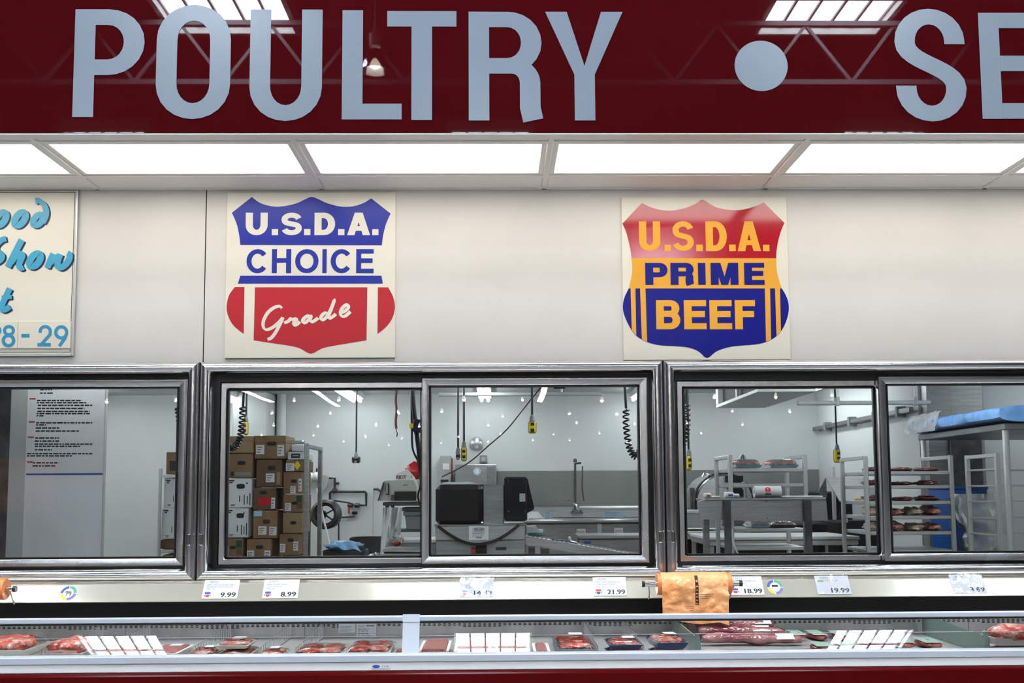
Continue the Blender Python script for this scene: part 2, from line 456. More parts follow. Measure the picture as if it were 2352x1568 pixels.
def glyph(ch, w, h, s, sh):
    a, b, c, d = s/2, w-s/2, sh/2, h-sh/2
    mid = w/2; rx = (b-a)/2; ry = min(rx*1.05, (d-c)/2)
    S = []; P = []
    st = lambda path, closed=False: S.append(stroke(path, s, sh, closed))
    if ch == 'O': st(arc(mid,d-ry,rx,ry,0,180)+arc(mid,c+ry,rx,ry,180,360), True)
    elif ch == 'U': st([(a,h),(a,c+ry)]+arc(mid,c+ry,rx,ry,180,360)+[(b,h)])
    elif ch == 'C': st(arc(mid,(c+d)/2,rx,(d-c)/2,38,322,30))
    elif ch == 'S':
        rs = (d-c)*.26; cu, cl = d-rs, c+rs
        if h > 1.45*w:
            st([(b,h*.685),(b,cu)]+arc(mid,cu,rx,rs,0,180)+bez((a,cu),(a,cu-h*.20),(b,cl+h*.20),(b,cl))[1:]+arc(mid,cl,rx,rs,0,-180)+[(a,h*.315)])
        else:
            s2 = s*.86; a, b = s2/2, w-s2/2; rx = (b-a)/2; c, d = sh*.46, h-sh*.46; m_ = h/2; rs = (d-m_)/2; cu, cl = d-rs, c+rs
            S.append(stroke(arc(mid,cu,rx,rs,12,180,16)+bez((a,cu),(a,m_+.02*h),(mid-.12*w,m_+.03*h),(mid,m_),8)[1:]+bez((mid,m_),(mid+.12*w,m_-.03*h),(b,m_-.02*h),(b,cl),8)[1:]+arc(mid,cl,rx,rs,0,-168,16)[1:], s2, sh*.92))
    elif ch in 'PRB':
        P.append(rect(0,s,0,h))
        m0 = {'P': .46, 'R': .50, 'B': .53}[ch]*h
        r2 = min((d-m0)/2, (b-s))*1.0; b2 = b if ch != 'B' else b-w*.03
        st([(s*.5,d),(b2-r2,d)]+arc(b2-r2,(d+m0)/2,r2,(d-m0)/2,90,-90)+[(s*.5,m0)])
        if ch == 'R':
            rl = min(.16*h, b-s)
            st([(s*.9,m0),(b-rl-.02*w,m0)]+arc(b-rl-.02*w,m0-rl,rl,rl,90,0)+[(b-.02*w,.12*h),(b+.02*w,0)])
        if ch == 'B':
            r3 = min((m0-c)/2, b-s)
            st([(s*.5,m0),(b-r3,m0)]+arc(b-r3,(c+m0)/2,r3,(m0-c)/2,90,-90)+[(s*.5,c)])
    elif ch == 'D':
        P.append(rect(0,s,0,h)); r2 = min((b-s)*.8,(d-c)/2)
        st([(s*.5,d),(b-r2,d)]+arc(b-r2,(c+d)/2,r2,(d-c)/2,90,-90,20)+[(s*.5,c)])
    elif ch == 'L': P += [rect(0,s,0,h), rect(s,w,0,sh)]
    elif ch == 'T': P += [rect(0,w,h-sh,h), rect(mid-s/2,mid+s/2,0,h-sh)]
    elif ch in 'EF':
        P += [rect(0,s,0,h), rect(s,w,h-sh,h), rect(s,w*.94,h*.52-sh/2,h*.52+sh/2)]
        if ch == 'E': P.append(rect(s,w,0,sh))
    elif ch == 'H': P += [rect(0,s,0,h), rect(w-s,w,0,h), rect(s,w-s,h*.53-sh/2,h*.53+sh/2)]
    elif ch == 'I': P.append(rect(0,w,0,h))
    elif ch == '.': P.append(rect(0,w,0,w))
    elif ch == 'Y':
        P += [[(0,h),(s*1.06,h),(mid+s*.10,.44*h),(mid-s/2,.42*h)], [(w,h),(mid+s/2,.42*h),(mid-s*.10,.44*h),(w-s*1.06,h)], rect(mid-s/2,mid+s/2,0,.46*h)]
    elif ch == 'A':
        P += [[(0,0),(s*1.02,0),(mid+s*.42,h),(mid-s*.55,h)], [(w,0),(mid+s*.55,h),(mid-s*.42,h),(w-s*1.02,0)], rect(w*.26,w*.74,.20*h,.20*h+sh*.85)]
    elif ch == 'M':
        P += [rect(0,s,0,h), rect(w-s,w,0,h), [(s*.4,h),(s*1.25,h),(mid+s*.30,0),(mid-s*.42,0)], [(w-s*.4,h),(mid+s*.42,0),(mid-s*.30,0),(w-s*1.25,h)]]
    return S, P
def put_glyph(mb, ch, x0, x1, y0, y1, s, sh, mp, w=0.0):
    """a letter standing in the box x0..x1, y0..y1 of the plane mp"""
    S, P = glyph(ch, x1-x0, y1-y0, s, sh)
    for L, R, cl in S:
        w += .00025
        mb.strip([(x0+p[0], y0+p[1]) for p in L], [(x0+p[0], y0+p[1]) for p in R], mp, w, cl)
    for q in P:
        w += .00025
        mb.poly([(x0+p[0], y0+p[1]) for p in q], mp, w)
_txt = {}
def txt_mesh(s):
    if s not in _txt:
        cu = bpy.data.curves.new('t', 'FONT'); cu.body = s; cu.size = 1.0; cu.resolution_u = 2
        o = bpy.data.objects.new('t', cu)
        me = o.to_mesh()
        _txt[s] = ([tuple(v.co) for v in me.vertices], [tuple(p.vertices) for p in me.polygons])
        o.to_mesh_clear(); bpy.data.objects.remove(o); bpy.data.curves.remove(cu)
    return _txt[s]
def put_text(mb, s, x0, y0, w, h, mp, d=0.0, bold=0.0):
    """text of the built-in face fitted into the box w by h"""
    vs, fs = txt_mesh(s)
    if not vs: return
    xa, xb = min(v[0] for v in vs), max(v[0] for v in vs); ya, yb = min(v[1] for v in vs), max(v[1] for v in vs)
    offs = [(0,0)] if not bold else [(-bold,0),(bold,0)]
    for ox, oy in offs:
        d += .0001
        mb.add([mp(x0+(v[0]-xa)/(xb-xa)*w+ox, y0+(v[1]-ya)/max(yb-ya,1e-6)*h+oy, d) for v in vs], fs)
def vplane(Y):            # upright plane facing the shop
    return lambda u, v, w=0.0: Vector((u, Y - w, v))
def lines(mb, x0, x1, ys, h, mp, d=0.0, seed=0):   # rows of tiny illegible words as dashes
    rnd = random.Random(seed)
    for y in ys:
        x = x0; end = x0 + (x1-x0)*rnd.uniform(.6, 1.0)
        while x < end:
            l = rnd.uniform(1.5, 5)*h
            mb.poly(rect(x, min(x+l, end), y, y+h), mp, d); x += l + h*.8

# ================================================================== THE SHOP SHELL
W = 5.49            # face of the shop wall
ZS = 3.257          # underside of the soffit
YF = 4.585          # face of the red fascia
WZ0, WZ1 = 1.150, 2.303   # window band
BAYS = [-4.046, -1.576, 0.894, 3.364]

def sbox(name, mat, *a):
    o = build(MB().box(*a), name, mat); o['kind'] = 'structure'; return o
sbox('floor', m_concrete, -26, 26, -128, 5.62, -.1, 0)
sbox('ceiling', m_deckroof, -26, 26, -128, 4.6, 9.6, 9.7)
# upper wall as three abutting panels with a dark joint between them
wf = structure('wall_front', (0, W, WZ1))
for x0, x1 in ((-7.5, -1.5765), (-1.5705, 3.364), (3.369, 7.5)):
    build(MB().rbox(x0, x1, W, W+.10, WZ1, ZS+.02, .0015), 'wall_panel', m_wall, wf)
build(MB().box(-7.5, 7.5, W+.02, W+.10, ZS+.02, 9.6), 'wall_upper', m_roomceil, wf)
build(MB().box(-7.5, 7.5, W+.01, W+.10, WZ1, ZS), 'joint_backing', m_black, wf)
build(MB().box(-7.5, -4.046, W, W+.10, 0, WZ1), 'side_panel', m_wall, wf)
build(MB().box(3.364, 7.5, W, W+.10, 0, WZ1), 'side_panel', m_wall, wf)
wl = sbox('wall_lower', m_wall, -4.046, 3.364, W, W+.10, 0, WZ0)

# soffit: grid of tees round recessed light panels, spacer tiles at the front and the back
cs = structure('ceiling_soffit', (0, YF, ZS))
TEE0, PITCHX = -.948, 1.213
tees = [TEE0 + PITCHX*k for k in range(-4, 6)]
YA, YB = 4.735, 5.265     # edges of the light row
mb = MB()
for t in tees:
    build(MB().rbox(t-.014, t+.014, YF+.03, W, ZS-.006, ZS+.012, .002), 'cross_tee', m_tee, cs)
for y in (YA, YB):
    build(MB().rbox(-6, 6, y-.014, y+.014, ZS-.004, ZS+.012, .002), 'main_tee', m_tee, cs)
for i in range(len(tees)-1):
    a, b = tees[i]+.016, tees[i+1]-.016
    build(MB().rbox(a, b, YF+.03, YA-.015, ZS+.001, ZS+.012, .001), 'spacer_tile', m_soffit, cs)
    build(MB().rbox(a, b, YB+.015, W-.012, ZS+.001, ZS+.012, .001), 'spacer_tile', m_soffit, cs)
build(MB().rbox(-6, 6, W-.022, W-.001, ZS-.006, ZS+.016, .002), 'wall_angle', m_tee, cs)
build(MB().box(-6, 6, YF+.03, W, ZS+.10, ZS+.12), 'plenum_lid', m_roomceil, cs)
where = ['at the far left edge, over the framed cyan-lettered sign', 'left of the first full grid bar, over the blank wall', 'over the blue and red shield sign',
         'over the blank wall between the two shields', 'at the right, beyond the red and blue shield sign']
k = 0
for i in range(len(tees)-1):
    if not (-4.0 < tees[i] < 3.0): continue
    a, b = tees[i]+.016, tees[i+1]-.016
    cx = (a+b)/2
    if cx < -2.6: lab = 'long white soffit light panel cut off by the left edge'
    elif cx < -1.2: lab = 'long white soffit light panel over the framed cyan-lettered sign'
    elif cx < 0: lab = 'long white soffit light panel over the blue and red shield sign'
    elif cx < 1.1: lab = 'long white soffit light panel just left of the prime beef sign'
    elif cx < 2.4: lab = 'long white soffit light panel right of the prime beef sign'
    else: lab = 'long white soffit light panel cut off by the right edge'
    t = thing('ceiling_light', lab, 'ceiling light', (cx, (YA+YB)/2, ZS+.004), 'soffit light panels')
    f = MB(); z0, z1 = ZS+.002, ZS+.030
    f.rbox(a, b, YA+.016, YA+.040, z0, z1, .002); f.rbox(a, b, YB-.040, YB-.016, z0, z1, .002)
    f.rbox(a, a+.026, YA+.041, YB-.041, z0, z1, .002); f.rbox(b-.026, b, YA+.041, YB-.041, z0, z1, .002)
    build(f, 'frame', m_tee, t)
    build(MB().box(a+.027, b-.027, YA+.041, YB-.041, ZS+.012, ZS+.018), 'diffuser', m_diff, t)

# red fascia with its letters
fs = thing('fascia_sign', 'long dark red glossy fascia with large grey capital letters', 'sign', (0, YF, ZS-.01))
build(MB().rbox(-5.5, 5.5, YF, YF+.03, ZS-.012, 4.25, .002), 'board', m_red, fs)
build(MB().rbox(-5.5, 5.5, YF+.001, YF+.06, ZS-.018, ZS-.0125, .001), 'bottom_trim', m_tee, fs)
mpF = vplane(YF)
def fx(px, py=150): return U(px, py, YF).x
def fz(px, py): return U(px, py, YF).z
for ch, x0, x1, yt, yb in (('P',170,331,22,269),('O',359,529.5,12,273.5),('U',574,740,22.5,278),('L',786,923,24,274.5),('T',889,1048.5,26,276),
                           ('R',1076.5,1244,27.5,277),('Y',1253,1431.5,27.5,277),('S',2056,2217,21,279),('E',2251,2400,30,273)):
    X0, X1 = fx(x0), fx(x1); xm = (x0+x1)/2
    g = MB(); put_glyph(g, ch, X0, X1, fz(xm, yb), fz(xm, yt), .0945, .074, mpF, .002)
    build(g, 'letter', m_letter, fs)
c = U(1748, 151.5, YF)
build(MB().poly([(c.x+.1235*math.cos(2*PI*i/48), c.z+.1205*math.sin(2*PI*i/48)) for i in range(48)], mpF, .002), 'bullet_dot', m_letter, fs)

# ------------------------------------------------------------------ windows
def frame_member(mb, p0, p1, inn, width, prof):
    """mitred moulding from p0 to p1 (outer edge, 2D x,z); inn = inward unit vector"""
    d = (p1[0]-p0[0], p1[1]-p0[1]); l = math.hypot(*d); d = (d[0]/l, d[1]/l)
    o = len(mb.v); n = len(prof)
    for end in (0, 1):
        for (t, y) in prof:
            k = t*width
            base = p0 if end == 0 else p1; sg = 1 if end == 0 else -1
            mb.v.append(Vector((base[0]+inn[0]*k+d[0]*k*sg, y, base[1]+inn[1]*k+d[1]*k*sg)))
    for i in range(n):
        j = (i+1) % n
        mb.f.append((o+i, o+n+i, o+n+j, o+j))
    mb.f.append(tuple(o+i for i in range(n))); mb.f.append(tuple(o+n+i for i in range(n))[::-1])
    return mb
def frame4(x0, x1, z0, z1, width, prof, name, mat, parent):
    for p0, p1, inn in (((x0,z0),(x1,z0),(0,1)), ((x1,z0),(x1,z1),(-1,0)), ((x1,z1),(x0,z1),(0,-1)), ((x0,z1),(x0,z0),(1,0))):
        build(frame_member(MB(), p0, p1, inn, width, prof), name, mat, parent, smooth=True, sharp=.9)
outer = [(0,W+.02),(0,W-.035)] + [(.5-.5*math.cos(PI*i/10), W-.035-.032*math.sin(PI*i/10)) for i in range(1,10)] + [(1,W-.035),(1,W+.02)]
def flat(y0, y1): return [(0,y1),(0,y0+.006),(.10,y0),(.78,y0),(1,y0+.010),(1,y1)]
PANES = []
for k in range(3):
    x0, x1 = BAYS[k]+.001, BAYS[k+1]-.001
    wd = structure('window_%d' % (k+1), ((x0+x1)/2, W, WZ0))
    frame4(x0, x1, WZ0, WZ1, .060, outer, 'outer_frame', m_steel, wd)
    ix0, ix1, iz0, iz1 = x0+.061, x1-.061, WZ0+.061, WZ1-.061
    # dark track round the opening
    tr = MB()
    tr.box(ix0-.01, ix1+.01, W+.040, W+.10, iz1-.038, iz1+.01).box(ix0-.01, ix1+.01, W+.040, W+.10, iz0-.01, iz0+.012)
    tr.box(ix0-.01, ix0+.024, W+.040, W+.10, iz0+.012, iz1-.038).box(ix1-.030, ix1+.01, W+.040, W+.10, iz0+.012, iz1-.038)
    build(tr, 'track', m_blackg, wd)
    xm = (ix0+ix1)/2 - .038
    for (a, b, ya, yb, zt) in ((ix0+.026, xm+.012, W+.050, W+.085, iz1-.040), (xm-.022, ix1-.020, W-.002, W+.038, iz1-.024)):
        front = ya < W+.02
        zb = iz0+.014
        frame4(a, b, zb, zt, .043 if front else .036, flat(ya, yb), 'sash_frame', m_steelv, wd)
        ww = .044 if front else .037
        gk = MB()
        for q in ((a+ww, b-ww, zt-ww-.007, zt-ww), (a+ww, b-ww, zb+ww, zb+ww+.006), (a+ww, a+ww+.008, zb+ww, zt-ww), (b-ww-.008, b-ww, zb+ww, zt-ww)):
            gk.box(q[0], q[1], ya+.008, yb-.006, q[2], q[3])
        build(gk, 'gasket', m_blackg, wd)
        ym = (ya+yb)/2
        build(MB().box(a+ww+.004, b-ww-.004, ym-.003, ym+.003, zb+ww+.003, zt-ww-.003), 'pane', m_pane, wd)
    # little latch pulls low on the mullion side of the frame
    for sx in (x0+.032, x1-.032):
        build(MB().rbox(sx-.009, sx+.009, W-.080, W-.064, WZ0+.185, WZ0+.245, .004), 'pull', m_chrome, wd)

# ================================================================== THE STORE BEHIND THE CAMERA (seen in reflections)
def skylight(x0, x1, y0, y1, lab):
    t = thing('skylight', lab, 'skylight', ((x0+x1)/2, (y0+y1)/2, 9.3), 'roof skylights')
    build(MB().box(x0, x1, y0, y1, 9.50, 9.52), 'lens', m_sky, t)
    g = MB()
    n = 5
    for i in range(n+1): g.box(x0+(x1-x0)*i/n-.02, x0+(x1-x0)*i/n+.02, y0, y1, 9.42, 9.46)
    for i in range(4): g.box(x0, x1, y0+(y1-y0)*i/3-.02, y0+(y1-y0)*i/3+.02, 9.42, 9.46)
    build(g, 'grid', m_truss, t)
    c_ = MB()
    c_.box(x0-.08, x0, y0-.08, y1+.08, 9.3, 9.6).box(x1, x1+.08, y0-.08, y1+.08, 9.3, 9.6).box(x0, x1, y0-.08, y0, 9.3, 9.6).box(x0, x1, y1, y1+.08, 9.3, 9.6)
    build(c_, 'curb', m_soffit, t)
    return t
sk0 = skylight(-5.35, -3.35, -7.5, -4.6, 'gridded roof skylight mirrored behind the fascia letter O')
copy_tree(sk0, (9.8, 0, 0))['label'] = 'gridded roof skylight mirrored right of the fascia dot'
sk1 = skylight(-9.2, -7.5, -15.2, -12.25, 'gridded roof skylight mirrored at the left of the case glass')
copy_tree(sk1, (8.25, 0, 0))['label'] = 'gridded roof skylight mirrored in the middle of the case glass'
copy_tree(sk1, (16.75, 0, 0))['label'] = 'gridded roof skylight mirrored at the right of the case glass'
for sx, sy in ((-9.8,0), (19.6,0), (-3.0,7.6), (4.3,7.6), (11.5,7.6), (-9.8,-17), (0,-17), (9.8,-17), (-9.8,-26), (0,-26), (9.8,-26)):
    copy_tree(sk0, (sx, sy, 0))['label'] = 'gridded roof skylight of the store outside the picture'
def truss(y):
    t = structure('roof_truss', (0, y, 8.2))
    ch = MB(); ch.box(-18, 18, y-.05, y+.05, 9.10, 9.18).box(-18, 18, y-.05, y+.05, 8.12, 8.20)
    build(ch, 'chords', m_truss, t)
    wb = MB(); x = -18
    while x < 17.9:
        wb.bar((x, y, 9.12), (x+.72, y, 8.17), .05).bar((x+.72, y, 8.17), (x+1.44, y, 9.12), .05); x += 1.44
    build(wb, 'webs', m_truss, t)
    return t
t0 = truss(-6.8)
for dy in (6.2, 2.9, -7.0, -14): copy_tree(t0, (0, dy, 0))
def pendant_lamp(lab, bz):
    lp = thing('pendant_lamp', lab, 'lamp', (0, 0, 7.9), 'store pendant lamps')
    build(MB().lathe([(.05,.34),(.10,.30),(.16,.18),(.205,.03),(.21,0),(.195,0),(.15,.17),(.09,.28),(.05,.30)], (0,0,7.72), n=20), 'shade', m_lampshade, lp, True)
    build(MB().lathe([(.02,-.13),(.075,-.10),(.10,0),(.07,.10),(.03,.16)], (0,0,bz), n=14), 'bulb', m_lamp, lp, True)
    build(MB().lathe([(.05,0),(.09,.03),(.09,.22),(.04,.27)], (0,0,8.05), n=14), 'ballast', m_greyl, lp, True)
    build(MB().tube([(0,0,8.3),(0,0,9.6)], .012, 6), 'stem', m_greyl, lp)
    return lp
near = pendant_lamp('glass bell pendant lamp mirrored beside the fascia letter L', 7.89)
near.location = (-1.74, -5.3, 7.9)
lp = pendant_lamp('small distant pendant lamp glinting in the window glass', 7.74)
lp.location = (6.0, -30.0, 7.9)
_base = Vector((6.0, -30.0, 7.9))
spots = []
for r_, D in enumerate((48, 56, 66, 78, 92, 108, 124)):
    off = (r_ % 2)*3.0
    for c_ in range(-6, 7):
        spots.append((c_*(3.3+.36*r_) + off*.8 - 1.5 + random.uniform(-.8,.8), 11.0 - D + random.uniform(-1.2,1.2)))
for x, y in spots:
    if abs(x) < 25 and y > -126 and min(abs(x-q_) for q_ in (-15.2,-11.2,2.9)) > .6:
        q = copy_tree(lp, (x - _base.x, y - _base.y, 0))
        q['label'] = 'small distant pendant lamp glinting in the window glass'
for x, y0, y1, wh in ((-15.2, -58, -44, 'left'), (-11.2, -62, -40, 'middle'), (2.9, -58, -40, 'right')):
    t = thing('strip_light', 'strip light of the store mirrored as the '+wh+' white streak in the window glass', 'light', (x, (y0+y1)/2, 7.8), 'store strip lights')
    build(MB().rbox(x-.16, x+.16, y0, y1, 7.86, 7.92, .01), 'housing', m_greyl, t)
    build(MB().box(x-.14, x+.14, y0+.05, y1-.05, 7.82, 7.858), 'tube', m_warm, t)
    for y in (y0+1, (y0+y1)/2, y1-1): build(MB().tube([(x,y,7.92),(x,y,9.6)], .012, 5), 'hanger', m_greyl, t)
# stacks of goods on the sales floor behind the photographer
rnd = random.Random(5)
k = 0
for y in (-9.0, -17.0, -27.0):
    for x in (-13.5, -9.6, -5.2, -1.2, 3.2, 7.4, 11.6):
        k += 1
        t = thing('goods_stack', 'blurred pallet of stacked goods on the store floor, seen only as a reflection', 'pallet stack', (x, y, 0), 'store pallets')
        h = rnd.choice((1.1, 1.4, 1.8, 2.3))
        build(MB().rbox(x-.9, x+.9, y-.6, y+.6, .14, h*.55, .02), 'lower_tier', rnd.choice((m_crate, m_crate2)), t)
        build(MB().rbox(x-.86, x+.84, y-.56, y+.58, h*.55+.002, h, .02), 'upper_tier', m_crate3 if (x, y) == (-9.6, -9.0) else rnd.choice((m_crate, m_crate2)), t)
        pl = MB()
        for q in range(5): pl.box(x-.95+q*.42, x-.95+q*.42+.2, y-.62, y+.62, .10, .138)
        pl.box(x-.95, x+.95, y-.62, y-.52, 0, .10).box(x-.95, x+.95, y+.52, y+.62, 0, .10)
        build(pl, 'pallet', m_cardl, t)

# ================================================================== SIGNS ON THE WALL
def zx(off, sc):   # zoomed crop coordinates to the wall plane
    def g(u, v, Y=W-.012):
        p = U(off[0]+u*sc, off[1]+v*sc, Y); return (p.x, p.z)
    return g
# ---- choice shield
g1 = zx((0, 280), .38265)
ox0, ox1 = U(520, 630, W).x, U(908.5, 630, W).x
oz0, oz1 = U(715, 822.5, W).z, U(715, 443, W).z
sg = thing('choice_sign', 'square cream sign with a blue and red shield reading CHOICE Grade', 'sign', ((ox0+ox1)/2, W-.006, oz0))
build(MB().rbox(ox0, ox1, W-.012, W-.0005, oz0, oz1, .0015), 'board', m_cream, sg)
mp = vplane(W-.012)
sh = [g1(1512,450)] + [g1(*p) for p in spline([(1512,450),(1560,485),(1630,506),(1700,506),(1780,488),(1830,465),(1872,450),(1915,465),(1965,488),(2045,508),(2120,506),(2185,485),(2228,458)], 3)[1:]]
sh += [g1(2345,550)] + [g1(*p) for p in spline([(2345,550),(2318,610),(2300,680),(2292,740)],4)[1:]] + [g1(*p) for p in spline([(1443,738),(1436,680),(1420,610),(1392,545)],4)]
build(MB().poly(sh[::-1], mp, .0008), 'shield_top', m_blue, sg)
l = MB(); g = MB()
def sign_letters(mat, par, gm, items, yt, yb, s, shh, mp, d):
    for ch, a, b in items:
        mb = MB()
        xm = (a+b)/2
        X0, X1 = gm(a, (yt+yb)/2)[0], gm(b, (yt+yb)/2)[0]
        Z0, Z1 = gm(xm, yb)[1], gm(xm, yt)[1]
        k = (X1-X0)/(b-a)
        put_glyph(mb, ch, X0, X1, Z0, Z1, s*k, shh*k, mp, d)
        build(mb, 'letter' if ch != '.' else 'full_stop', mat, par)
sign_letters(m_cream, sg, g1, [('U',1475,1607),('.',1632,1670),('S',1690,1812),('.',1826,1864),('D',1888,2012),('.',2030,2068),('A',2084,2222),('.',2235,2272)], 545, 680, 43, 33, mp, .0014)
sign_letters(m_blue, sg, g1, [('C',1480,1612),('H',1632,1748),('O',1772,1912),('I',1935,1961),('C',1985,2116),('E',2138,2243)], 763, 907, 30, 27, mp, .0008)
build(MB().poly([g1(*p) for p in ((1428,970),(2298,970),(2290,922),(1443,922))], mp, .0008), 'blue_bar', m_blue, sg)
build(MB().poly([g1(*p) for p in [(1530,992),(1523,1310)]+spline([(1523,1310),(1640,1328),(1740,1343),(1800,1358),(1866,1390),(1930,1360),(1990,1345),(2090,1328),(2200,1310)],3)[1:]+[(2205,992)]], mp, .0008), 'red_centre', m_redp, sg)
build(MB().poly([g1(*p) for p in spline([(1410,990),(1375,1040),(1360,1110),(1372,1170),(1405,1225),(1463,1272)],4)+[(1468,990)]], mp, .0008), 'red_lobe', m_redp, sg)
build(MB().poly([g1(*p) for p in [(2268,992),(2266,1273)]+spline([(2266,1273),(2318,1230),(2354,1180),(2371,1115),(2360,1050),(2330,992)],4)[1:]], mp, .0008), 'red_lobe', m_redp, sg)
gr = MB()
for path in ([(1692,1118),(1680,1106),(1650,1112),(1612,1140),(1585,1185),(1580,1225),(1596,1246),(1632,1236),(1672,1205),(1698,1176)],
             [(1698,1172),(1685,1205),(1655,1262),(1628,1296),(1606,1304)],
             [(1706,1206),(1730,1196),(1746,1180),(1752,1186),(1775,1180),(1780,1186),(1764,1206),(1768,1220),(1786,1212),(1800,1198)],
             [(1864,1166),(1846,1164),(1824,1180),(1817,1198),(1828,1206),(1850,1190),(1868,1166),(1862,1186),(1872,1200),(1898,1186),(1910,1176)],
             [(1970,1150),(1952,1146),(1932,1162),(1926,1180),(1938,1188),(1962,1168),(1985,1128),(2008,1068),(1990,1120),(1972,1166),(1980,1178),(2004,1164),(2016,1152)],
             [(2040,1146),(2066,1138),(2090,1116),(2090,1099),(2074,1100),(2052,1122),(2044,1148),(2052,1166),(2074,1164),(2104,1138)]):
    sp = spline(path, 5)
    L, R, c_ = stroke(sp, 21, 12, nib=.6)
    gr.strip([g1(*p) for p in R], [g1(*p) for p in L], mp, .0014+.00012*len(gr.v)/50)
build(gr, 'script_lettering', m_cream, sg)

# ---- prime shield
g3 = zx((1380, 280), .41327)
px0, px1 = U(1429, 640, W).x, U(1810, 640, W).x
pz0, pz1 = U(1620, 827, W).z, U(1620, 454, W).z
sp_ = thing('prime_sign', 'square cream sign with a red, orange and blue shield reading PRIME BEEF', 'sign', ((px0+px1)/2, W-.006, pz0))
build(MB().rbox(px0, px1, W-.012, W-.0005, pz0, pz1, .0015), 'board', m_cream, sp_)
top = spline([(228,450),(280,475),(340,490),(400,492),(470,478),(525,455),(565,433),(610,458),(660,480),(745,490),(800,485),(860,468),(905,447)], 3)
rt = [(1020,560)] + spline([(1020,560),(1000,610),(985,665),(976,720),(975,757)], 3)[1:]
lt = spline([(170,757),(166,720),(155,665),(140,610),(120,565)], 3)
build(MB().poly([g3(*p) for p in (top+rt+lt)[::-1]], mp, .0008), 'shield_top', m_redp2, sp_)
rm = spline([(975,757),(977,820),(988,870),(1006,925)], 4); lm = spline([(155,925),(168,870),(175,820),(170,757)], 4)
build(MB().poly([g3(*p) for p in (rm+lm)[::-1]], mp, .0008), 'shield_middle', m_orange, sp_)
low = spline([(1006,925),(1034,975),(1045,1030),(1036,1090),(1010,1150),(975,1192),(920,1222),(860,1236),(760,1244),(700,1254),(640,1276),(590,1312),(545,1276),(490,1254),(420,1246),(330,1241),(255,1222),(190,1182),(150,1120),(124,1050),(128,985),(155,925)], 3)
build(MB().poly([g3(*p) for p in low[::-1]], mp, .0008), 'shield_bottom', m_blue2, sp_)
def low_y(x):   # lower outline of the blue field
    best = 1180
    for p, q in zip(low, low[1:]):
        if p[1] > 1060 and q[0] != p[0] and min(p[0],q[0]) <= x <= max(p[0],q[0]): best = p[1]+(q[1]-p[1])*(x-p[0])/(q[0]-p[0])
    return best
for a, b, c_, d_ in ((165,192,172,197),(218,248,228,257),(911,940,918,946),(968,995,976,1001)):
    build(MB().poly([g3(*p) for p in ((a,924),(c_,low_y(c_)-1),(d_,low_y(d_)-1),(b,924))], mp, .0014), 'stripe', m_orange, sp_)
l = MB()
sign_letters(m_orange, sp_, g3, [('U',212,330),('.',352,388),('S',398,516),('.',528,565),('D',582,700),('.',711,748),('A',758,888),('.',899,935)], 552, 718, 41, 33, mp, .0016)
sign_letters(m_orange, sp_, g3, [('B',307,441),('E',462,586),('E',604,728),('F',745,858)], 990, 1152, 43, 34, mp, .0016)
l = MB()
sign_letters(m_blue2, sp_, g3, [('P',247,371),('R',387,516),('I',540,582),('M',610,764),('E',796,909)], 783, 905, 44, 27, mp, .0016)

# ---- framed sign at the left edge
ga = zx((0, 425), .2583)
rx1 = U(176, 620, W).x; rz0, rz1 = U(90, 816, W).z, ZS-.010
rs = thing('show_sign', 'framed cream sign with cyan brush lettering ending in Show and the numbers 8 - 29', 'sign', (rx1-.6, W-.01, rz0))
build(MB().rbox(rx1-1.22, rx1, W-.014, W-.0005, rz0, rz1, .002), 'board', m_cream, rs)
mpr = vplane(W-.014)
fr = MB()
ins = .014
for q in (rect(rx1-1.2,rx1-ins,rz1-.012,rz1-.009), rect(rx1-ins-.003,rx1-ins,rz0+ins,rz1-.009), rect(rx1-1.2,rx1-ins,rz0+ins,rz0+ins+.003)):
    fr.poly(q, mpr, .0006)
build(fr, 'black_border', m_black, rs)
edge = MB(); edge.rbox(rx1-.007, rx1+.003, W-.020, W-.001, rz0-.004, rz1, .002).rbox(rx1-1.22, rx1-.008, W-.020, W-.001, rz0-.004, rz0+.006, .002)
build(edge, 'edge_frame', m_alu, rs)
# number strip
sb0, sb1 = ga(0,1455)[1], ga(0,1215)[1]; sx = ga(633,1330)[0]; sm = ga(165,1330)[0]
build(MB().rbox(sm+.0008, sx, W-.0215, W-.0148, sb0, sb1, .001), 'number_panel', m_cream2, rs)
build(MB().rbox(sm-.40, sm-.0008, W-.0215, W-.0148, sb0, sb1, .001), 'number_panel', m_cream2, rs)
WORD = []
def word():
    WORD[:] = [MB(), MB()]
def word_done():
    build(WORD[1], 'letter_shadow', m_navy, rs); build(WORD[0], 'brush_letter', m_cyan, rs)
word()
LAY = [0]
def brush(path, sv, sh_, nib=.9, closed=False, spl=True):
    sp = spline(path, 6, closed) if spl else path
    L, R, c_ = stroke(sp, sv, sh_, closed, nib=nib)
    LAY[0] += .00012
    WORD[0].strip([ga(*p) for p in R], [ga(*p) for p in L], mpr, .0030+LAY[0], closed)
    WORD[1].strip([ga(p[0]+13, p[1]+9) for p in R], [ga(p[0]+13, p[1]+9) for p in L], mpr, .0008+LAY[0], closed)
def slant_o(cx, cy, rx, ry, k=.42): return [(cx+rx*math.cos(2*PI*i/24)-k*ry*math.sin(2*PI*i/24), cy+ry*math.sin(2*PI*i/24)) for i in range(24)]
for cx, cy in ((10,303), (182,303)):
    word_done() if WORD[0].v else None; word(); brush(slant_o(cx, cy, 42, 60), 62, 50, .2, True, False)
word_done(); word()
brush(slant_o(342, 312, 38, 50), 56, 46, .2, True, False)
brush([(318,145),(352,142),(392,172),(413,225),(408,280),(380,335)], 58, 42, .6)
word_done(); word()
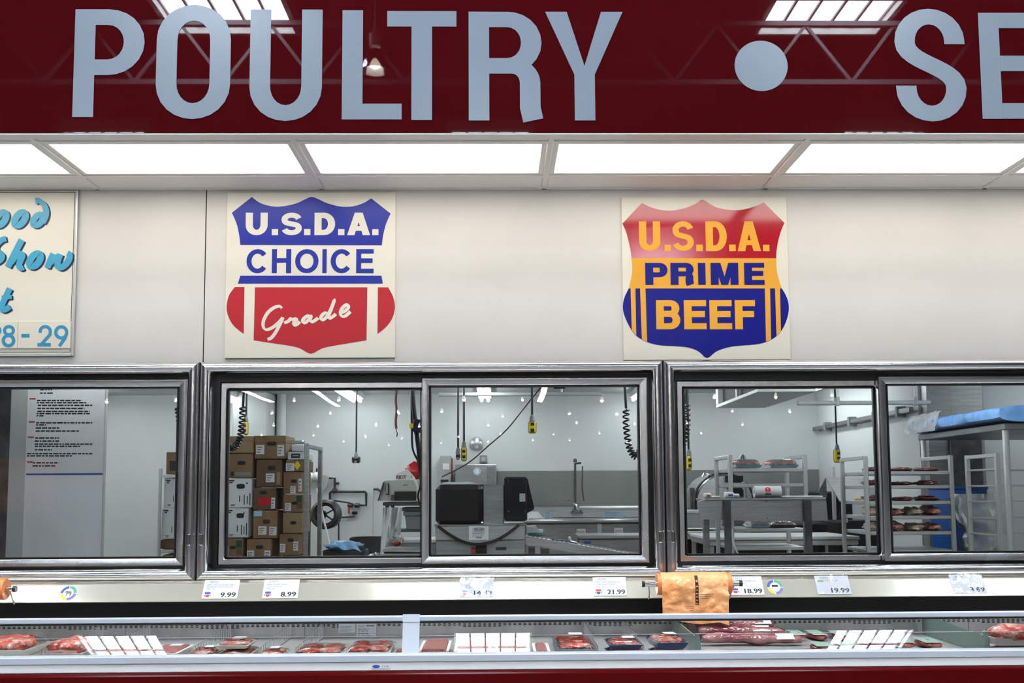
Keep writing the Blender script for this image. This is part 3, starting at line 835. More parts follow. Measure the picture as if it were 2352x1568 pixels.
brush([(60,478),(20,490),(-25,535),(-30,575),(5,610),(25,635),(10,668),(-40,695)], 50, 52, .9)
word_done(); word()
brush([(198,488),(160,560),(110,660),(75,728)], 58, 54, .2)
brush([(100,690),(140,640),(185,612),(205,625),(190,665),(172,715),(190,738),(212,728)], 56, 46, .6)
word_done(); word()
brush(slant_o(316, 668, 42, 60), 62, 50, .2, True, False)
word_done(); word()
brush([(480,612),(455,665),(425,735)], 56, 52, .2)
brush([(420,732),(465,690),(515,625)], 38, 34, .2)
brush([(540,615),(522,665),(516,715),(540,735),(580,715),(618,665),(624,620),(604,606)], 58, 46, .6)
word_done(); word()
brush([(92,920),(60,985),(25,1060),(18,1095),(45,1110),(92,1082)], 54, 48, .3)
word_done(); word()
brush([(-10,1040),(-30,1100)], 40, 40, .3)
brush([(20,1000),(65,998),(110,996)], 40, 34, .3)
word_done()
mpn = vplane(W-.0215)
NL = [0]
def nstroke(path, s, closed=False):
    L, R, c_ = stroke(path, s, s, closed); NL[0] += .0001
    num = MB(); num.strip([ga(p[0],p[1],W-.0215) for p in R], [ga(p[0],p[1],W-.0215) for p in L], mpn, .0006+NL[0], closed); build(num, 'numeral_stroke', m_cyan2, rs)
nstroke(arc(80,1293,40,36,0,345,23), 28, True); nstroke(arc(76,1382,46,46,0,345,23), 30, True)
build(MB().poly([ga(*p) for p in ((198,1358),(270,1358),(270,1325),(198,1325))], mpn, .0006), 'dash', m_cyan2, rs)
nstroke([(358,1312)]+arc(403,1303,46,46,190,360,14)+[(444,1330),(360,1425)], 29); build(MB().poly([ga(*p) for p in ((340,1436),(460,1436),(460,1406),(340,1406))], mpn, .0012), 'numeral_stroke', m_cyan2, rs)
nstroke(arc(545,1309,49,50,0,345,23), 29, True); nstroke([(592,1325),(578,1360),(527,1432)], 29)
nstroke(arc(-40,1293,40,36,0,345,23), 28, True)

# ================================================================== LEDGE AND MEAT CASE
LX0, LX1 = -4.3, 3.7
LB, LT = (5.203, 1.077), (5.252, 1.1485)      # lower and upper edge of the sloping price strip (y, z)
ld = thing('price_ledge', 'long stainless ledge with a sloping price strip under the windows', 'ledge', (0, 5.35, 1.067))
seams = [-4.3, U(982, 1360, 5.22).x, 3.7]
for x0, x1 in zip(seams, seams[1:]):
    p = MB()
    prof = [(LB[0],LB[1]-.010),(LB[0]-.004,LB[1]-.006),(LB[0],LB[1]),(LT[0],LT[1]),(LT[0]+.004,LT[1]+.003),(W-.07,1.1495),(W-.002,1.1495),(W-.002,LB[1]-.010)]
    a, b = x0+.0005, x1-.0005
    n = len(prof)
    p.v = [Vector((a,q[0],q[1])) for q in prof]+[Vector((b,q[0],q[1])) for q in prof]
    p.f = [(i, (i+1) % n, n+(i+1) % n, n+i) for i in range(n)] + [tuple(range(n))[::-1], tuple(range(n, 2*n))]
    build(p, 'strip_section', m_ledge, ld)
sl = Vector((0, LT[0]-LB[0], LT[1]-LB[1])).normalized(); sn = Vector((0, -sl.z, sl.y))
def mpL(u, v, w=0.0): return Vector((u, LB[0], LB[1])) + sl*v + sn*w
c0 = seams[1]
jc = MB()
for (v0, v1) in ((.0, .086),):
    jc.hexa([mpL(c0-.030, v0, .0005), mpL(c0+.030, v0, .0005), mpL(c0+.030, v0, .003), mpL(c0-.030, v0, .003), mpL(c0-.030, v1, .0005), mpL(c0+.030, v1, .0005), mpL(c0+.030, v1, .003), mpL(c0-.030, v1, .003)])
build(jc, 'joint_cover', m_ledge, ld)
tr = MB().box(LX0, LX1, W-.13, W-.118, 1.150, 1.158)
build(tr, 'back_rib', m_steel, ld)

mc = thing('meat_case', 'long open refrigerated meat case with glass front and red bumper', 'display case', (0, 4.8, 0))
GB, GT = (4.452, .914), (4.4973, 1.062)
zA, zB, zC = U(1000,1503,4.392).z, U(1000,1519.5,4.392).z, U(1000,1539,4.398).z       # glass bottom and top edge (y, z), leaning back
build(MB().box(LX0, LX1, 4.40, 5.47, .10, .62), 'base', m_case, mc)
build(MB().rbox(LX0, LX1, 4.372, 4.47, .55, zC-.001, .012), 'bumper', m_bumper, mc, True)
build(MB().rbox(LX0, LX1, 4.398, 4.47, zC, zB-.001, .003), 'front_panel', m_case, mc)
build(MB().rbox(LX0, LX1, 4.392, 4.468, zB, zA, .003), 'lower_rail', m_rail, mc)
build(MB().rbox(LX0, LX1, 4.488, 4.520, 1.050, 1.073, .004), 'top_rail', m_rail, mc)
build(MB().box(LX0, LX1, 4.490, 4.518, 1.043, 1.0495), 'rail_gasket', m_blackg, mc)
post_x = U(944, 1460, 4.47).x
gl = Vector((0, GT[0]-GB[0], GT[1]-GB[1])); gd = gl.normalized(); gn = Vector((0, -gd.z, gd.y))
def mpG(u, v, w=0.0): return Vector((u, GB[0], GB[1])) + gd*v + gn*w
def gslab(x0, x1, v0, v1, w0, w1):
    return [mpG(x0,v0,w0), mpG(x1,v0,w0), mpG(x1,v0,w1), mpG(x0,v0,w1), mpG(x0,v1,w0), mpG(x1,v1,w0), mpG(x1,v1,w1), mpG(x0,v1,w1)]
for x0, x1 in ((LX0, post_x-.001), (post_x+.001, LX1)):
    pn = build(MB().hexa(gslab(x0, x1, .002, gl.length-.020, -.003, .003)), 'front_glass', m_caseglass, mc)
    build(MB().hexa(gslab(x0, x1, .0785, .0797, -.004, .0045)), 'painted_reflection', M('painted_glint_%d' % int(x0*10+50), (.62,.52,.50), .25), mc)  # opaque strip painting a reflection line onto the glass
pb = MB().hexa(gslab(post_x-.036, post_x+.036, -.028, gl.length+.012, .0042, .010))
po = build(pb, 'joint_post', m_rail, mc)
build(MB().hexa(gslab(post_x-.037, post_x+.037, gl.length-.018, gl.length+.016, .0102, .0125)), 'post_cap', m_rail, po)
build(MB().hexa(gslab(post_x-.037, post_x+.037, -.030, .006, .0102, .0125)), 'post_foot', m_rail, po)
for dx in (-.030, .030):
    q = mpG(post_x+dx, -.022, .0125); build(MB().lathe([(.005,0),(.005,.003),(.003,.004)], q, gn, 10), 'screw', m_black, po)
# inside: deck, rear panel with vent slots, black air plenum above it
build(MB().box(LX0, LX1, 4.471, 5.335, .846, .8675), 'deck', m_deck, mc)
build(MB().box(LX0, LX1, 5.345, 5.36, .62, .944), 'rear_panel', m_casein, mc)
build(MB().box(LX0, LX1, 5.345, 5.385, .9445, .9495), 'rear_lip', m_casein, mc)
build(MB().box(LX0, LX1, 5.40, 5.47, .62, 1.064), 'air_plenum', m_black, mc)
build(MB().box(LX0, LX1, 5.290, 5.399, 1.0590, 1.0640), 'plenum_hood', m_black, mc)
mpB = vplane(5.345)
vs = MB(); x = LX0 + .1; k = 0
while x < LX1 - .1:
    blk = (k // 13) % 3
    rows = 3 if (k % 26) < 8 else 2
    for r_ in range(rows): vs.poly(rect(x, x+.015, 0.9345-.0068*r_-.0048, 0.9345-.0068*r_), mpB, .0006)
    x += .0258; k += 1
o = build(vs, 'vent_slots', m_black, mc); o['kind'] = 'stuff'
wj = MB()
for px in (288, 700, 1580, 2225): 
    q = U(px, 1450, 5.344).x; wj.box(q-.001, q+.001, 5.3435, 5.3448, .85, .943)
build(wj, 'panel_joints', m_darksteel, mc)
# maker's plate
npx = U(875, 1530, 4.397)
npl = build(MB().rbox(npx.x-.040, npx.x+.040, 4.3955, 4.3978, npx.z-.009, npx.z+.009, .001), 'name_plate', m_white, mc, label='small white name plate with a blue oval and TYLER')
mpN = vplane(4.3955)
build(MB().poly([(npx.x-.020+.016*math.cos(2*PI*i/20), npx.z+.0065*math.sin(2*PI*i/20)) for i in range(20)], mpN, .0004), 'oval_mark', m_blueink, npl)
tx = MB(); put_text(tx, 'TYLER', npx.x+.004, npx.z-.003, .030, .006, mpN, .0004); build(tx, 'maker_name', m_navy, npl)

# ---- papers taped inside the case
for px0, px1, py0, py1, lab, big in ((818, 864, 1432, 1472, 'larger printed paper notice headed TYLER taped inside the case', True), (777, 816, 1432, 1453, 'smaller crumpled white label taped inside the case', False)):
    a, b = U(px0, py1, 5.33), U(px1, py0, 5.33)
    t = thing('paper_notice', lab, 'paper', ((a.x+b.x)/2, 5.338, a.z))
    build(MB().box(a.x, b.x, 5.3375, 5.3395, a.z, b.z), 'sheet', m_paper, t)
    q = MB(); mpp = vplane(5.3375); w_, h_ = b.x-a.x, b.z-a.z
    if big:
        put_text(q, 'TYLER', a.x+w_*.06, b.z-h_*.2, w_*.32, h_*.1, mpp, .0005)
        q.poly(rect(a.x+w_*.5, a.x+w_*.9, b.z-h_*.16, b.z-h_*.08), mpp, .0005)
    lines(q, a.x+w_*.08, a.x+w_*.85, [a.z+h_*k for k in (.1,.25,.4,.55,.66)], h_*.05, mpp, .0005, px0)
    build(q, 'print', m_greyink, t)

# ---- price cards on the ledge
def shield_mark(t, mp, x, v, s, w, prime=False):
    a = MB(); b = MB()
    a.poly([(x-s,v+s*.55),(x-s*.9,v+s*1.0),(x-s*.4,v+s*.85),(x,v+s*1.1),(x+s*.4,v+s*.85),(x+s*.9,v+s*1.0),(x+s,v+s*.55),(x+s*.85,v+s*.15),(x-s*.85,v+s*.15)], mp, w)
    b.poly([(x-s*.65,v-s*.05),(x-s*.6,v-s*.75),(x,v-s*1.05),(x+s*.6,v-s*.75),(x+s*.65,v-s*.05)], mp, w)
    b.poly([(x-s*1.05,v-s*.05),(x-s*1.1,v-s*.5),(x-s*.8,v-s*.8),(x-s*.78,v-s*.05)], mp, w)
    b.poly([(x+s*.78,v-s*.05),(x+s*.8,v-s*.8),(x+s*1.1,v-s*.5),(x+s*1.05,v-s*.05)], mp, w)
    build(a, 'shield_top', m_redink if prime else m_blueink, t); build(b, 'shield_bottom', m_navy if prime else m_redink, t)
cards = [  # left px, right px (bottom edge), price, number, description rows, mark, glare
 (462, 544, '9.99', '48360', ['BEEF CHUCK SHORT RIBS','BONELESS USDA CHOICE','PER LB'], 'c', 'white price card reading 9.99 by the left window mullion'),
 (601, 683, '8.99', '33977', ['BEEF FLANK STEAK','USDA CHOICE','PER LB'], 'c', 'white price card reading 8.99, second card from the left mullion'),
 (1056, 1134, '14.49', '33605', ['BEEF LOIN','USDA CHOICE','PER LB'], 'c', 'glossy bluish price card reading 14.49 under clear film'),
 (1364, 1441, '21.99', '34289', ['BEEF LOIN TENDERLOIN','STEAK USDA PRIME','PER LB'], 'p', 'white price card reading 21.99, just left of the orange bag roll'),
 (1680, 1757, '18.99', '55553', ['BEEF LOIN TENDERLOIN','WHOLE MUSCLE','PER LB'], 'c', 'white price card reading 18.99 beside the orange bag roll'),
 (1880, 1958, '19.99', '268803', ['GRASS FED GROUND'], 'g', 'white price card reading 19.99 with a small green stripe'),
 (2193, 2270, '3.89', '18012', ['PER LB'], 'n', 'creased glossy price card reading 3.89 near the right edge')]
for a_, b_, price, num_, desc, mark, lab in cards:
    xa, xb = U(a_, 1376, 5.20).x, U(b_, 1376, 5.20).x
    w_ = xb-xa; h_ = .106
    t = thing('price_card', lab, 'price card', ((xa+xb)/2, 5.2, 1.06), 'price cards on the ledge')
    v0 = .004
    build(MB().hexa([mpL(xa,v0,.0022), mpL(xb,v0,.0022), mpL(xb,v0,.0030), mpL(xa,v0,.0030), mpL(xa,v0+h_,.0022), mpL(xb,v0+h_,.0022), mpL(xb,v0+h_,.0030), mpL(xa,v0+h_,.0030)]), 'card', m_paper, t)
    q = MB()
    pw = w_*(.42 if len(price) == 4 else .52)
    put_text(q, price, xb-w_*.06-pw, v0+h_*.08, pw, h_*.25, mpL, .0034, .0016); build(q, 'price', m_ink, t)
    q = MB()
    put_text(q, num_, xa+w_*.14, v0+h_*.83, w_*.26, h_*.11, mpL, .0034)
    for i, dline in enumerate(desc):
        put_text(q, dline, xa+w_*.10, v0+h_*(.70-.115*i), w_*min(.78, .036*len(dline)), h_*.075, mpL, .0034)
    build(q, 'description', m_greyink, t)
    if mark in 'cp': shield_mark(t, mpL, xa+w_*.15, v0+h_*.22, w_*.085, .0034, mark == 'p')
    if mark == 'g':
        build(MB().poly(rect(xa+w_*.06, xa+w_*.24, v0+h_*.66, v0+h_*.74), mpL, .0034), 'green_stripe', M('green_stripe', (.25,.50,.06), .4), t)
    # clear sleeve
    amp = .0035 if mark in 'n' or price in ('14.49','19.99') else .0009
    sd = a_*.37
    if amp > .002: build(MB().grid(lambda u, v: mpL(xa-.003+(w_+.006)*u, v0-.003+(h_+.008)*v, .0048+amp*(1+noise.noise(Vector((u*4+sd, v*3, sd))))), 14, 10), 'clear_sleeve', m_sleevew if amp > .002 else m_sleeve, t, True)

# ---- round colour stickers
for px, py, lab, inner in ((157, 1362, 'round four-colour ring sticker with a cow drawing on the ledge', 'cow'), (1780, 1348, 'round four-colour ring sticker with a black panel on the ledge', 'box')):
    d = ray(px, py); P0 = mpL(0, 0); tt = (P0-EYE).dot(sn)/d.dot(sn); hit = EYE + d*tt
    u0, v0 = hit.x, (hit-P0).dot(sl)
    t = thing('ring_sticker', lab, 'sticker', (hit.x, hit.y, hit.z-.03))
    R_ = .0405
    build(MB().poly([(u0+R_*.98*math.cos(2*PI*i/32), v0+R_*.98*math.sin(2*PI*i/32)) for i in range(32)], mpL, .0006), 'backing', m_white, t)
    for (a0, a1, mm) in ((95, 180, m_blueink), (0, 90, m_greenp), (270, 355, M('violet_print_'+inner, (.16,.15,.40), .4)), (185, 265, m_yellowp)):
        L_, R2, c_ = stroke(arc(u0, v0, R_*.82, R_*.82, a0, a1, 12), R_*.34)
        build(MB().strip(L_, R2, mpL, .0012), 'ring_segment', mm, t)
    if inner == 'cow':
        q = MB(); s_ = R_*.45
        q.poly([(u0-s_*.9+0,v0+s_*.5),(u0-s_*.55,v0+s_*.75),(u0+s_*.8,v0+s_*.55),(u0+s_*.95,v0-s_*.1),(u0+s_*.75,v0-s_*.9),(u0+s_*.5,v0-s_*.9),(u0+s_*.45,v0-s_*.2),(u0-s_*.2,v0-s_*.2),(u0-s_*.3,v0-s_*.9),(u0-s_*.55,v0-s_*.9),(u0-s_*.5,v0+s_*.1),(u0-s_*.9,v0+s_*.2)], mpL, .0012)
        build(q, 'cow_drawing', m_greyink, t)
    else:
        build(MB().poly(rect(u0-R_*.38, u0+R_*.40, v0+R_*.02, v0+R_*.32), mpL, .0012), 'dark_panel', m_ink, t)
        build(MB().poly(rect(u0-R_*.22, u0+R_*.25, v0-R_*.45, v0-R_*.22), mpL, .0012), 'pale_panel', m_mint, t)

# ---- bag rolls on chrome rods
def bag_roll(pxa, pxb, py, rod0, rod1, lab, hang):
    Y = 5.105
    zc = U((pxa+pxb)/2, py, Y).z
    xa, xb = U(pxa, py, Y).x, U(pxb, py, Y).x
    ra, rb = U(rod0, py, Y).x, U(rod1, py, Y).x
    dsp = thing('bag_dispenser', lab[0], 'dispenser', ((xa+xb)/2, Y, zc))
    build(MB().tube([(ra,Y,zc),(rb,Y,zc)], .0135, 14), 'rod', m_chrome, dsp, True)
    for x, s in ((ra, -1), (rb, 1)):
        build(MB().tube([(x+s*.001,Y,zc),(x+s*.016,Y,zc)], .0155, 14), 'end_cap', m_blackg, dsp, True)
        build(MB().tube([(x-s*.02,Y+.012,zc-.010),(x-s*.028,Y+.05,zc-.045),(x-s*.03,5.188,zc-.080)], .0045, 8), 'bracket', m_chrome, dsp, True)
    rl = thing('bag_roll', lab[1], 'bag roll', ((xa+xb)/2, Y, zc-.05))
    prof = [(.0145,0)]
    for k_ in range(6): prof += [(.053-.0008*k_, .0002+k_*.0001)]
    n_ = 10; prof = [(.0145,0),(.050,0),(.053,.004)] + [(.053+.0012*math.sin(i*1.7), .004+(xb-xa-.008)*i/n_) for i in range(1,n_)] + [(.053,xb-xa-.004),(.050,xb-xa),(.0145,xb-xa)]
    build(MB().lathe(prof, (xa,Y,zc), (1,0,0), 24, caps=False), 'film_roll', m_bagroll, rl, True)
    if hang:
        bx0, bx1 = U(1521, 1390, Y-.05).x, U(1673, 1390, Y-.05).x
        zb = U(1600, 1432, Y-.055).z; zt = zc+.050
        def pos(u, v, off):
            # v from the top of the roll, over its front, down to the hem
            x = bx0+(bx1-bx0)*u
            skew = 0
            s_ = v*(.5+(zc-zb))
            if v < .18:
                a = PI/2 + (v/.18)*PI/2
                y, z = Y+math.cos(a)*.0565, zc+math.sin(a)*.0565
            else:
                f = (v-.18)/.82
                hem = zb + .006*math.sin(u*9) - .010*max(0, u-.85)*8*(1) + .012*(1-u)
                y, z = Y-.0565-.004*f, zc+(hem-zc)*f
            fold = .016*noise.noise(Vector((u*3.1, v*2.6, 1.7)))+.009*noise.noise(Vector((u*8+2, v*6, 4.1)))+.012*max(0, noise.noise(Vector(((u+v*.8)*4, (u-v)*1.5, 9))))
            k_ = min(1, max(0, (v-.08)/.25))
            pull = (.028*math.exp(-((u-.30)/.12)**2) )*math.sin(min(1,v/.6)*PI)
            y -= (abs(fold)*k_ + pull*.6) + off
            return (x + fold*.15*k_, y, z)
        fb = MB().grid(lambda u, v: pos(u, 1-v, 0.0), 30, 34); n0 = len(fb.v)
        build(fb, 'hanging_bag', m_bagorange, rl, True)
        build(MB().grid(lambda u, v: pos(u, .17+.83*v, -.004), 20, 20), 'bag_back', m_bagorange, rl, True)
        def mpH(u, v, w=0.0):
            p = pos(u, v, .0012+w); return Vector(p)
        bs = MB()
        bs.grid(lambda u, v: pos(.497+.050*u, .60-.52*v, .0016), 3, 18)
        build(bs, 'black_band', m_black, rl)
        rb_ = MB()
        for v_ in (.13,.20,.28,.35,.42,.49,.56): rb_.grid(lambda u, v: pos(.508+.028*u, v_+.025-.025*v, .0022), 2, 2)
        build(rb_, 'band_marks', m_bagroll, rl)
        pr = MB()
        for (u0_, u1_, v_) in ((.56,.78,.38),(.56,.74,.42),(.56,.70,.46),(.33,.47,.64),(.35,.47,.68),(.40,.47,.72),(.56,.66,.66),(.56,.64,.72)):
            pr.grid(lambda u, v: pos(u0_+(u1_-u0_)*u, v_+.010-.010*v, .0018), 6, 1)
        build(pr, 'small_print', M('brown_print', (.30,.12,.05), .5), rl)['kind'] = 'stuff'
    return dsp
bag_roll(1508, 1678, 1340, 1481, 1697, ('chrome rod bag holder with black end caps across the right window mullion', 'orange film bag roll with a printed bag hanging open over the case'), True)
bag_roll(-170, 15, 1353, -200, 30, ('chrome rod bag holder cut off at the left edge of the ledge', 'orange film bag roll cut off at the left edge'), False)

# ================================================================== MEAT ON THE DECK
DZ = .868
def foam(mb, x0, x1, y0, y1, z, h, t=.006):
    """open tray with sloping sides and a rim"""
    i = .016
    a = [(x0+i,y0+i,z),(x1-i,y0+i,z),(x1-i,y1-i,z),(x0+i,y1-i,z)]
    b = [(x0,y0,z+h),(x1,y0,z+h),(x1,y1,z+h),(x0,y1,z+h)]
    c = [(x0+.012,y0+.012,z+h),(x1-.012,y0+.012,z+h),(x1-.012,y1-.012,z+h),(x0+.012,y1-.012,z+h)]
    d = [(x0+i+.004,y0+i+.004,z+t),(x1-i-.004,y0+i+.004,z+t),(x1-i-.004,y1-i-.004,z+t),(x0+i+.004,y1-i-.004,z+t)]
    fs = [(3,2,1,0)]
    for L0 in (0, 4, 8):
        for k_ in range(4): fs.append((L0+k_, L0+(k_+1) % 4, L0+4+(k_+1) % 4, L0+4+k_))
    fs.append((12,13,14,15))
    mb.add(a+b+c+d, fs)
def pack(lab, px0, px1, pyb, kind, z0=DZ, h=.03, d=.28, rot=0.0, name='meat_pack', group='packed meat on the case deck', seed=1, stick=True):
    pm = (px0+px1)/2
    P = UZ(pm, pyb, z0+h)
    yb = min(P.y, 5.315); ya = max(yb-d, 4.53); yc = (ya+yb)/2
    x0 = U(px0, 1480, yc).x; x1 = U(px1, 1480, yc).x; w = x1-x0; cx = (x0+x1)/2
    t = thing(name, lab, 'meat package', (cx, yc, z0), group)
    rnd = random.Random(seed)
    parts = []
    if kind in ('steak', 'roast', 'ribs'):
        mb = MB(); foam(mb, x0, x1, ya, yb, z0+.0005, h*.7); parts.append((mb, 'tray', m_tray, False))
    if kind == 'teal':
        mb = MB(); foam(mb, x0, x1, ya, yb, z0+.0005, h*.7); parts.append((mb, 'tray', m_trayt, False))
    if kind == 'blue':
        mb = MB(); foam(mb, x0, x1, ya, yb, z0+.0005, h*.8); parts.append((mb, 'tray', m_trayb, False))
    if kind in ('steak', 'teal', 'blue'):
        n = 3 if kind != 'teal' else 5
        for k_ in range(n):
            mb = MB(); f = (k_+.5)/n
            mb.blob((cx+rnd.uniform(-.03,.03)*w, ya+.03+(yb-ya-.06)*f, z0+h*.78), (w*.41, (d-.05)/n*.66, h*.55), seed*7+k_, .26, 2.6, 22, 12)
            parts.append((mb, 'meat_slice', m_meat if kind != 'steak' or k_ % 2 else m_meatp, True))
    if kind == 'ribs':
        for k_ in range(4):
            mb = MB(); mb.blob((cx+(k_ % 2-.5)*w*.40, ya+d*(.30+.40*(k_//2)), z0+h*.80), (w*.235, d*.225, h*.50), seed*5+k_, .30, 2.6, 22, 12)
            parts.append((mb, 'meat_cut', m_meatp if k_ % 2 else m_meat, True))
    if kind == 'roast':
        mb = MB(); mb.blob((cx, yc, z0+h*.95), (w*.44, d*.42, h*.85), seed, .2, 1.7, 26, 14, flat=h*.85); parts.append((mb, 'roast', m_meat, True))
        mb = MB(); mb.blob((cx+w*.08, yc-d*.12, z0+h*1.15), (w*.30, d*.20, h*.55), seed+9, .3, 2.5, 18, 10); parts.append((mb, 'fat_cap', m_meatp, True))
    if kind == 'mince':
        mb = MB(); foam(mb, x0, x1, ya, yb, z0+.0005, h*.86); parts.append((mb, 'tray', m_tray, False))
        mb = MB().rbox(x0+.014, x1-.014, ya+.014, yb-.014, z0+h*.3, z0+h*1.04, .008); parts.append((mb, 'mince', m_mince, True))
    if kind == 'vac':
        mb = MB(); mb.blob((cx, yc, z0+h*.5), (w*.60, d*.56, h*.52), seed, .16, 1.8, 18, 10, flat=h*.49); parts.append((mb, 'vacuum_meat', m_meatd, True))
        lb = MB().rbox(x0+w*.06, x1-w*.04, ya+d*.12, yb-d*.02, z0+h*.93, z0+h*1.04, .004); parts.append((lb, 'mint_label', m_mint, False))
    for mb, nm, mt, sm in parts:
        if rot: mb.rot((cx, yc, z0), rot)
        build(mb, nm, mt, t, sm)
    if stick and kind != 'vac':
        lb = MB()
        a = x0+w*rnd.uniform(.30,.50); hh = z0+h*1.42 if kind in ('steak','teal','blue') else z0+h*1.05
        lb.rbox(a, a+w*.36, yb-.085, yb-.025, hh, hh+.0025, .0008)
        if rot: lb.rot((cx, yc, z0), rot)
        build(lb, 'weight_label', m_paper, t)
    if kind not in ('vac', 'mince'):
        top = z0+h*1.45
        def film(u, v):
            e = min(1, 5*min(u, 1-u, v, 1-v))
            return (x0+w*u, ya+(yb-ya)*v, z0+h*.72+(top-z0-h*.72)*math.sin(e*PI/2)*(.85+.15*noise.noise(Vector((u*5, v*5, seed)))))
        fm = MB().grid(film, 12, 10)
        if rot: fm.rot((cx, yc, z0), rot)
        build(fm, 'clear_wrap', m_caseglass, t, True)
    return t
pack('large bone-in beef roast at the left edge of the case', -45, 92, 1466, 'roast', h=.046, d=.30, seed=3)
pack('round ham-shaped roast second from the left edge', 112, 214, 1474, 'roast', h=.050, d=.26, seed=4)
pack('pale pink flat pack behind the left bright glare', 226, 338, 1484, 'ribs', h=.026, d=.24, seed=6)
pack('flat red steak pack just right of the left glare', 352, 428, 1478, 'mince', h=.034, d=.27, seed=7)
pack('single dark steak pack left of the double steak stack', 438, 500, 1486, 'steak', h=.028, d=.22, seed=8)
pack('bottom steak pack of the double stack', 508, 586, 1484, 'steak', h=.028, d=.24, seed=9, stick=False)
pack('top steak pack of the double stack with a white label', 504, 582, 1465, 'steak', z0=DZ+.046, h=.022, d=.20, seed=10)
pack('thin pink steak pack between the two wire dividers', 596, 656, 1488, 'steak', h=.026, d=.22, seed=12)
pack('wide white tray of marbled ribs right of the wire divider', 682, 796, 1477, 'ribs', h=.030, d=.28, rot=.02, seed=13)
pack('white tray of marbled ribs under the printed notice', 800, 904, 1471, 'ribs', h=.034, d=.30, seed=14)
pack('small pale pack half hidden by the joint post', 906, 940, 1490, 'steak', h=.024, d=.2, seed=15, stick=False)
pack('deep white tray of mince right of the joint post', 966, 1034, 1467, 'mince', h=.052, d=.36, seed=16, stick=False)
pack('mince tray behind the left half of the middle glare', 1044, 1128, 1470, 'mince', h=.044, d=.34, seed=17, stick=False)
pack('mince tray behind the right half of the middle glare', 1138, 1216, 1470, 'mince', h=.044, d=.34, seed=18, stick=False)
pack('narrow mince tray between the middle glare and the teal tray', 1224, 1262, 1474, 'mince', h=.040, d=.34, seed=19, stick=False)
pack('teal tray of sliced marbled beef', 1272, 1362, 1458, 'teal', h=.034, d=.40, seed=20)
pack('lower blue tray of cubed beef in the pair right of the teal tray', 1394, 1480, 1484, 'blue', h=.026, d=.24, seed=21, stick=False)
pack('upper blue tray of cubed beef in the pair right of the teal tray', 1392, 1470, 1464, 'blue', z0=DZ+.042, h=.024, d=.20, seed=22)
pack('lower blue tray of beef under the orange bag', 1496, 1576, 1486, 'blue', h=.024, d=.22, seed=23, stick=False)
pack('tilted upper blue beef tray with a cream label under the orange bag', 1494, 1568, 1458, 'blue', z0=DZ+.040, h=.036, d=.20, rot=.12, seed=24)
# long vacuum-packed loins stacked beside the green divider
loins = [('lowest long purple vacuum-packed loin of the pile', 1612, 1838, 4.95, .034, .906, 31), ('middle long purple vacuum-packed loin with a white label', 1604, 1800, 5.06, .036, .928, 32), ('top long purple vacuum-packed loin at the back of the pile', 1600, 1775, 5.20, .038, .944, 33)]
for lab, a, b, Y, r, z, sd in loins:
    x0, x1 = U(a, 1475, Y).x, U(b, 1475, Y).x; cx = (x0+x1)/2
    t = thing('vacuum_loin', lab, 'meat package', (cx, Y, z-r), 'vacuum-packed loins')
    mb = MB(); rnd = random.Random(sd)
    L_ = x1-x0; pts = []; rs = []
    for i in range(13):
        f = i/12; pts.append((x0+L_*f, Y+.012*math.sin(f*5+sd), z-.012*f)); rs.append(r*(.30+.75*math.sin(PI*min(.97,.10+f*.82))**.6)*(1+.10*math.sin(f*14+sd)))
    mb.tube(pts, rs, 14)
    for p in mb.v:
        k_ = noise.noise(p*22)*.009; p.z = z + (p.z-z)*.72 + k_; p.y += noise.noise(p*17+Vector((4,0,0)))*.008
    build(mb, 'meat', m_meatv, t, True)
    lx = x0+L_*(.62 if sd == 32 else .74)
    build(MB().rbox(lx, lx+.085, Y-.052, Y-.004, z+r*.60, z+r*.60+.003, .001).rot((lx, Y, z+r*.6), .5, 'X'), 'weight_label', m_paper, t)
    fl = MB().grid(lambda u, v: (x1-.02+.05*u, Y-.04+.08*v, z-.010+.012*noise.noise(Vector((u*3, v*4, sd)))), 6, 6)
    build(fl, 'film_end', m_film, t, True)
pack('small purple end piece in front of the loin pile', 1618, 1660, 1490, 'vac', h=.030, d=.12, seed=41)
# rows of mint-labelled vacuum packs
mints = [(1812,1846,1446,.20,'back row, first from the loins'),(1858,1892,1446,.20,'back row, second from the loins'),(1912,1952,1447,.20,'back row, third from the loins'),
         (1866,1908,1473,.16,'middle row, first from the loins'),(1922,1966,1473,.16,'middle row, second from the loins'),(1982,2026,1463,.19,'middle row, third from the loins'),(2046,2090,1463,.19,'middle row, fourth from the loins'),(2110,2154,1463,.19,'middle row, last before the green divider'),
         (1882,1926,1491,.09,'front row, first from the loins'),(1942,1990,1491,.09,'front row, left end of the right glare'),(2010,2060,1487,.11,'front row, in the right glare'),(2080,2128,1487,.11,'front row, right of the right glare'),(2146,2190,1487,.11,'front row, last before the green divider')]
for i, (a, b, py, dz, lab) in enumerate(mints):
    pack('dark vacuum steak pack with a mint label, '+lab, a, b, py, 'vac', z0=DZ, h=.030, d=dz, seed=50+i, rot=-.04, name='mint_label_pack', group='mint-labelled vacuum packs')
pk = pack('big open tray of marbled beef chunks at the right edge', 2266, 2420, 1446, 'roast', z0=DZ+.050, h=.046, d=.28, seed=71, stick=False)
pack('lower tray of pale beef under the big tray at the right edge', 2272, 2420, 1484, 'steak', h=.030, d=.28, seed=72, stick=False)
